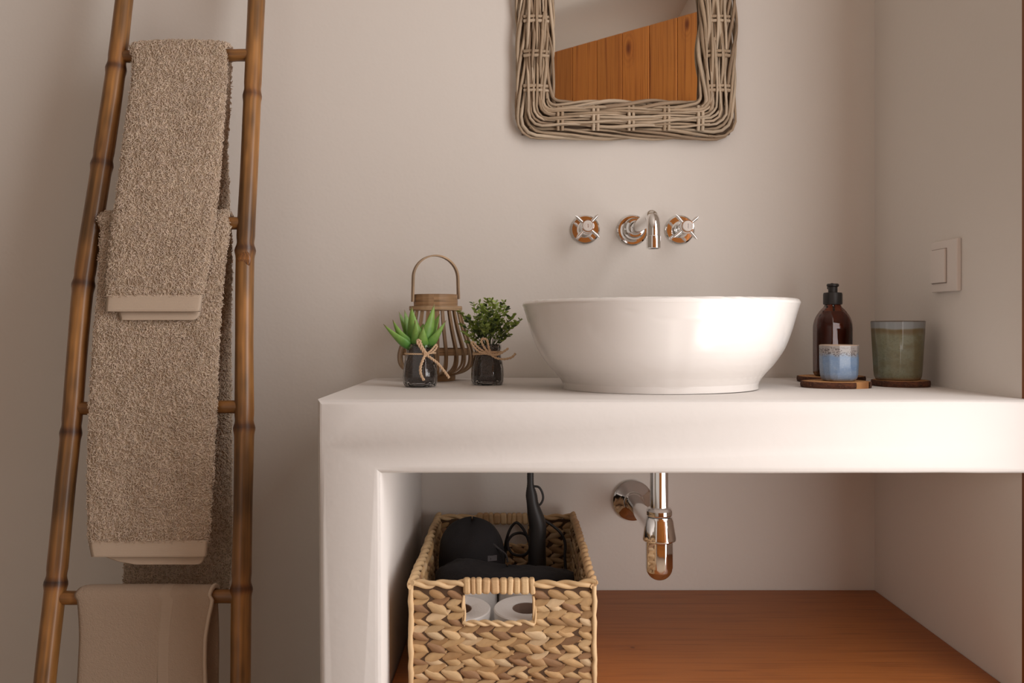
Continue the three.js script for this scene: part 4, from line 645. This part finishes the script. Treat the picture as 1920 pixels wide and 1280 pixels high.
  function slump(profile, sx, sz, xmin, xmax) {
    const bp = splineProfile(profile, 40), bg = new THREE.LatheGeometry(bp.map(([a, b]) => new THREE.Vector2(a, b)), 64), q = bg.attributes.position;
    for (let i = 0; i < q.count; i++) { const x = q.getX(i), y = q.getY(i), z = q.getZ(i), a = Math.atan2(z, x), w = 1 + 0.04 * Math.sin(a * 3 + y * 40) + 0.03 * Math.sin(a * 7 + y * 70); q.setXYZ(i, clamp(x * w * sx, xmin, xmax), y + 0.004 * Math.sin(a * 2 + 1) * smooth(y, 0, 0.05), z * w * sz); }
    bg.computeVertexNormals(); return bg;
  }
  part('pouch_body', slump([[0.001, 0], [0.040, 0.002], [0.050, 0.03], [0.054, 0.07], [0.054, 0.105], [0.050, 0.130], [0.036, 0.153], [0.018, 0.163], [0.001, 0.167]], 1, 1.0, -0.0545, 0.06), cloth, bag);
  part('drawstring', rope([V(0.030, 0.138, 0.036), V(0.044, 0.126, 0.036), V(0.056, 0.114, 0.028), V(0.059, 0.100, 0.022)], 0.0016, 0.008, 50), std({ color: C(0.07, 0.062, 0.065), roughness: 0.9 }), bag);
  part('cloth_label', new RoundedBoxGeometry(0.018, 0.009, 0.001, 2, 0.0004).rotateY(0.62).rotateX(-0.1).translate(0.0345, 0.112, 0.0445), std({ color: C(0.10, 0.09, 0.095), roughness: 0.8 }), bag, 'small dark grey cloth label');
  const bundle = thing('cloth_bundle', 'crumpled black cloth lying over the paper rolls across the basket', 'cloth', [-0.012, B0 + 0.0965, 0.318]);
  const bb = slump([[0.001, 0], [0.040, 0.0], [0.050, 0.006], [0.051, 0.014], [0.042, 0.021], [0.022, 0.025], [0.001, 0.026]], 2.15, 0.88, -0.110, 0.102), bp2 = bb.attributes.position;
  for (let i = 0; i < bp2.count; i++) { const x = bp2.getX(i), y = bp2.getY(i), z = bp2.getZ(i), k = smooth(y, 0.004, 0.02); bp2.setY(i, y + k * 0.012 * (fbm(x * 32 + 7, z * 30, 201, 1 << 20, 1 << 20, 3) - 0.55) + k * 0.010 * smooth(-x, 0.0, 0.08)); }
  bb.computeVertexNormals(); part('bundle_body', bb, cloth, bundle);
  // hair dryer standing on its barrel, handle and hanging loop upwards
  const hd = thing('hair_dryer', 'black hair dryer upended in the basket, its flex and hanging loop rising', 'hair dryer', [0.037, B0 + 0.006, 0.175]), K = 1.625 / FOCAL, W = (px, py, z = 0) => V((px - 966) * K - 0.037, EYE + (612 - py) * K - B0 - 0.006, z);
  const bodyMat = std({ color: C(0.022, 0.019, 0.018), roughness: 0.5 });
  part('handle', sweep(curve([W(1007, 1100), W(1007, 1060), W(1007, 1020), W(1008, 985), W(1001, 955), W(995, 926)], 40), (s) => lerp(0.0150, 0.0085, smooth(s, 0.62, 1)) * (1 + 0.04 * Math.sin(s * 9)), 24), bodyMat, hd);
  part('flex_boot', sweep(curve([W(998, 940), W(995, 915), W(994.5, 900), W(994.5, 880)], 40), (s) => lerp(0.0098, 0.0056, smooth(s, 0.15, 0.6)) * (1 + 0.03 * Math.sin(s * 90)), 18), bodyMat, hd);
  part('hanging_loop', sweep(curve([W(1000, 911), W(1010, 913), W(1017, 924), W(1018, 936), W(1012, 946), W(1004, 948)], 40), 0.0019, 10), bodyMat, hd);
  part('barrel', lathe([[0, 0], [0.026, 0.002], [0.030, 0.012], [0.030, 0.05], [0.024, 0.062], [0, 0.066]], 40, 0.6).rotateX(Math.PI / 2).translate(0, 0.031, -0.02), bodyMat, hd);
  const cord = std({ color: C(0.020, 0.017, 0.017), roughness: 0.55 });
  part('flex', sweep(curve([W(994.5, 882), W(995, 868), W(996, 850), W(999, 836)], 24), 0.0032, 10), cord, hd);
  part('flex', sweep(curve([W(944, 1050, -0.04), W(950, 1018, -0.04), W(958, 998, -0.04), W(968, 988, -0.038), W(979, 996, -0.034), W(990, 1016, -0.030), W(998, 1044, -0.028), W(1000, 1074, -0.028)], 70), 0.0024, 10), cord, hd);
  part('flex', sweep(curve([[953, 1040], [952, 1022], [963, 1009], [980, 1007], [991, 1016], [995, 1032], [988, 1046], [974, 1050], [960, 1046], [951, 1034], [946, 1052], [944, 1074]].map(([x, y], i) => W(x, y, -0.030 - 0.0006 * i)), 100), 0.0024, 10), cord, hd);
  part('flex', sweep(curve([W(1022, 980, -0.02), W(1040, 992, -0.02), W(1054, 1006, -0.02), W(1061, 1024, -0.02), W(1060, 1046, -0.018), W(1061, 1080, -0.016), W(1050, 1110, -0.01)], 70), 0.0024, 10), cord, hd);
  part('straw_bit', sweep(curve([W(1036, 1086, 0.10), W(1041, 1078, 0.10), W(1047, 1072, 0.10)], 12), 0.0016, 8), std({ color: C(0.5, 0.4, 0.28), roughness: 0.7 }), hd, 'pale straw bit');  // small tan bit of straw lying in the basket
}

renderer.render(scene, camera);
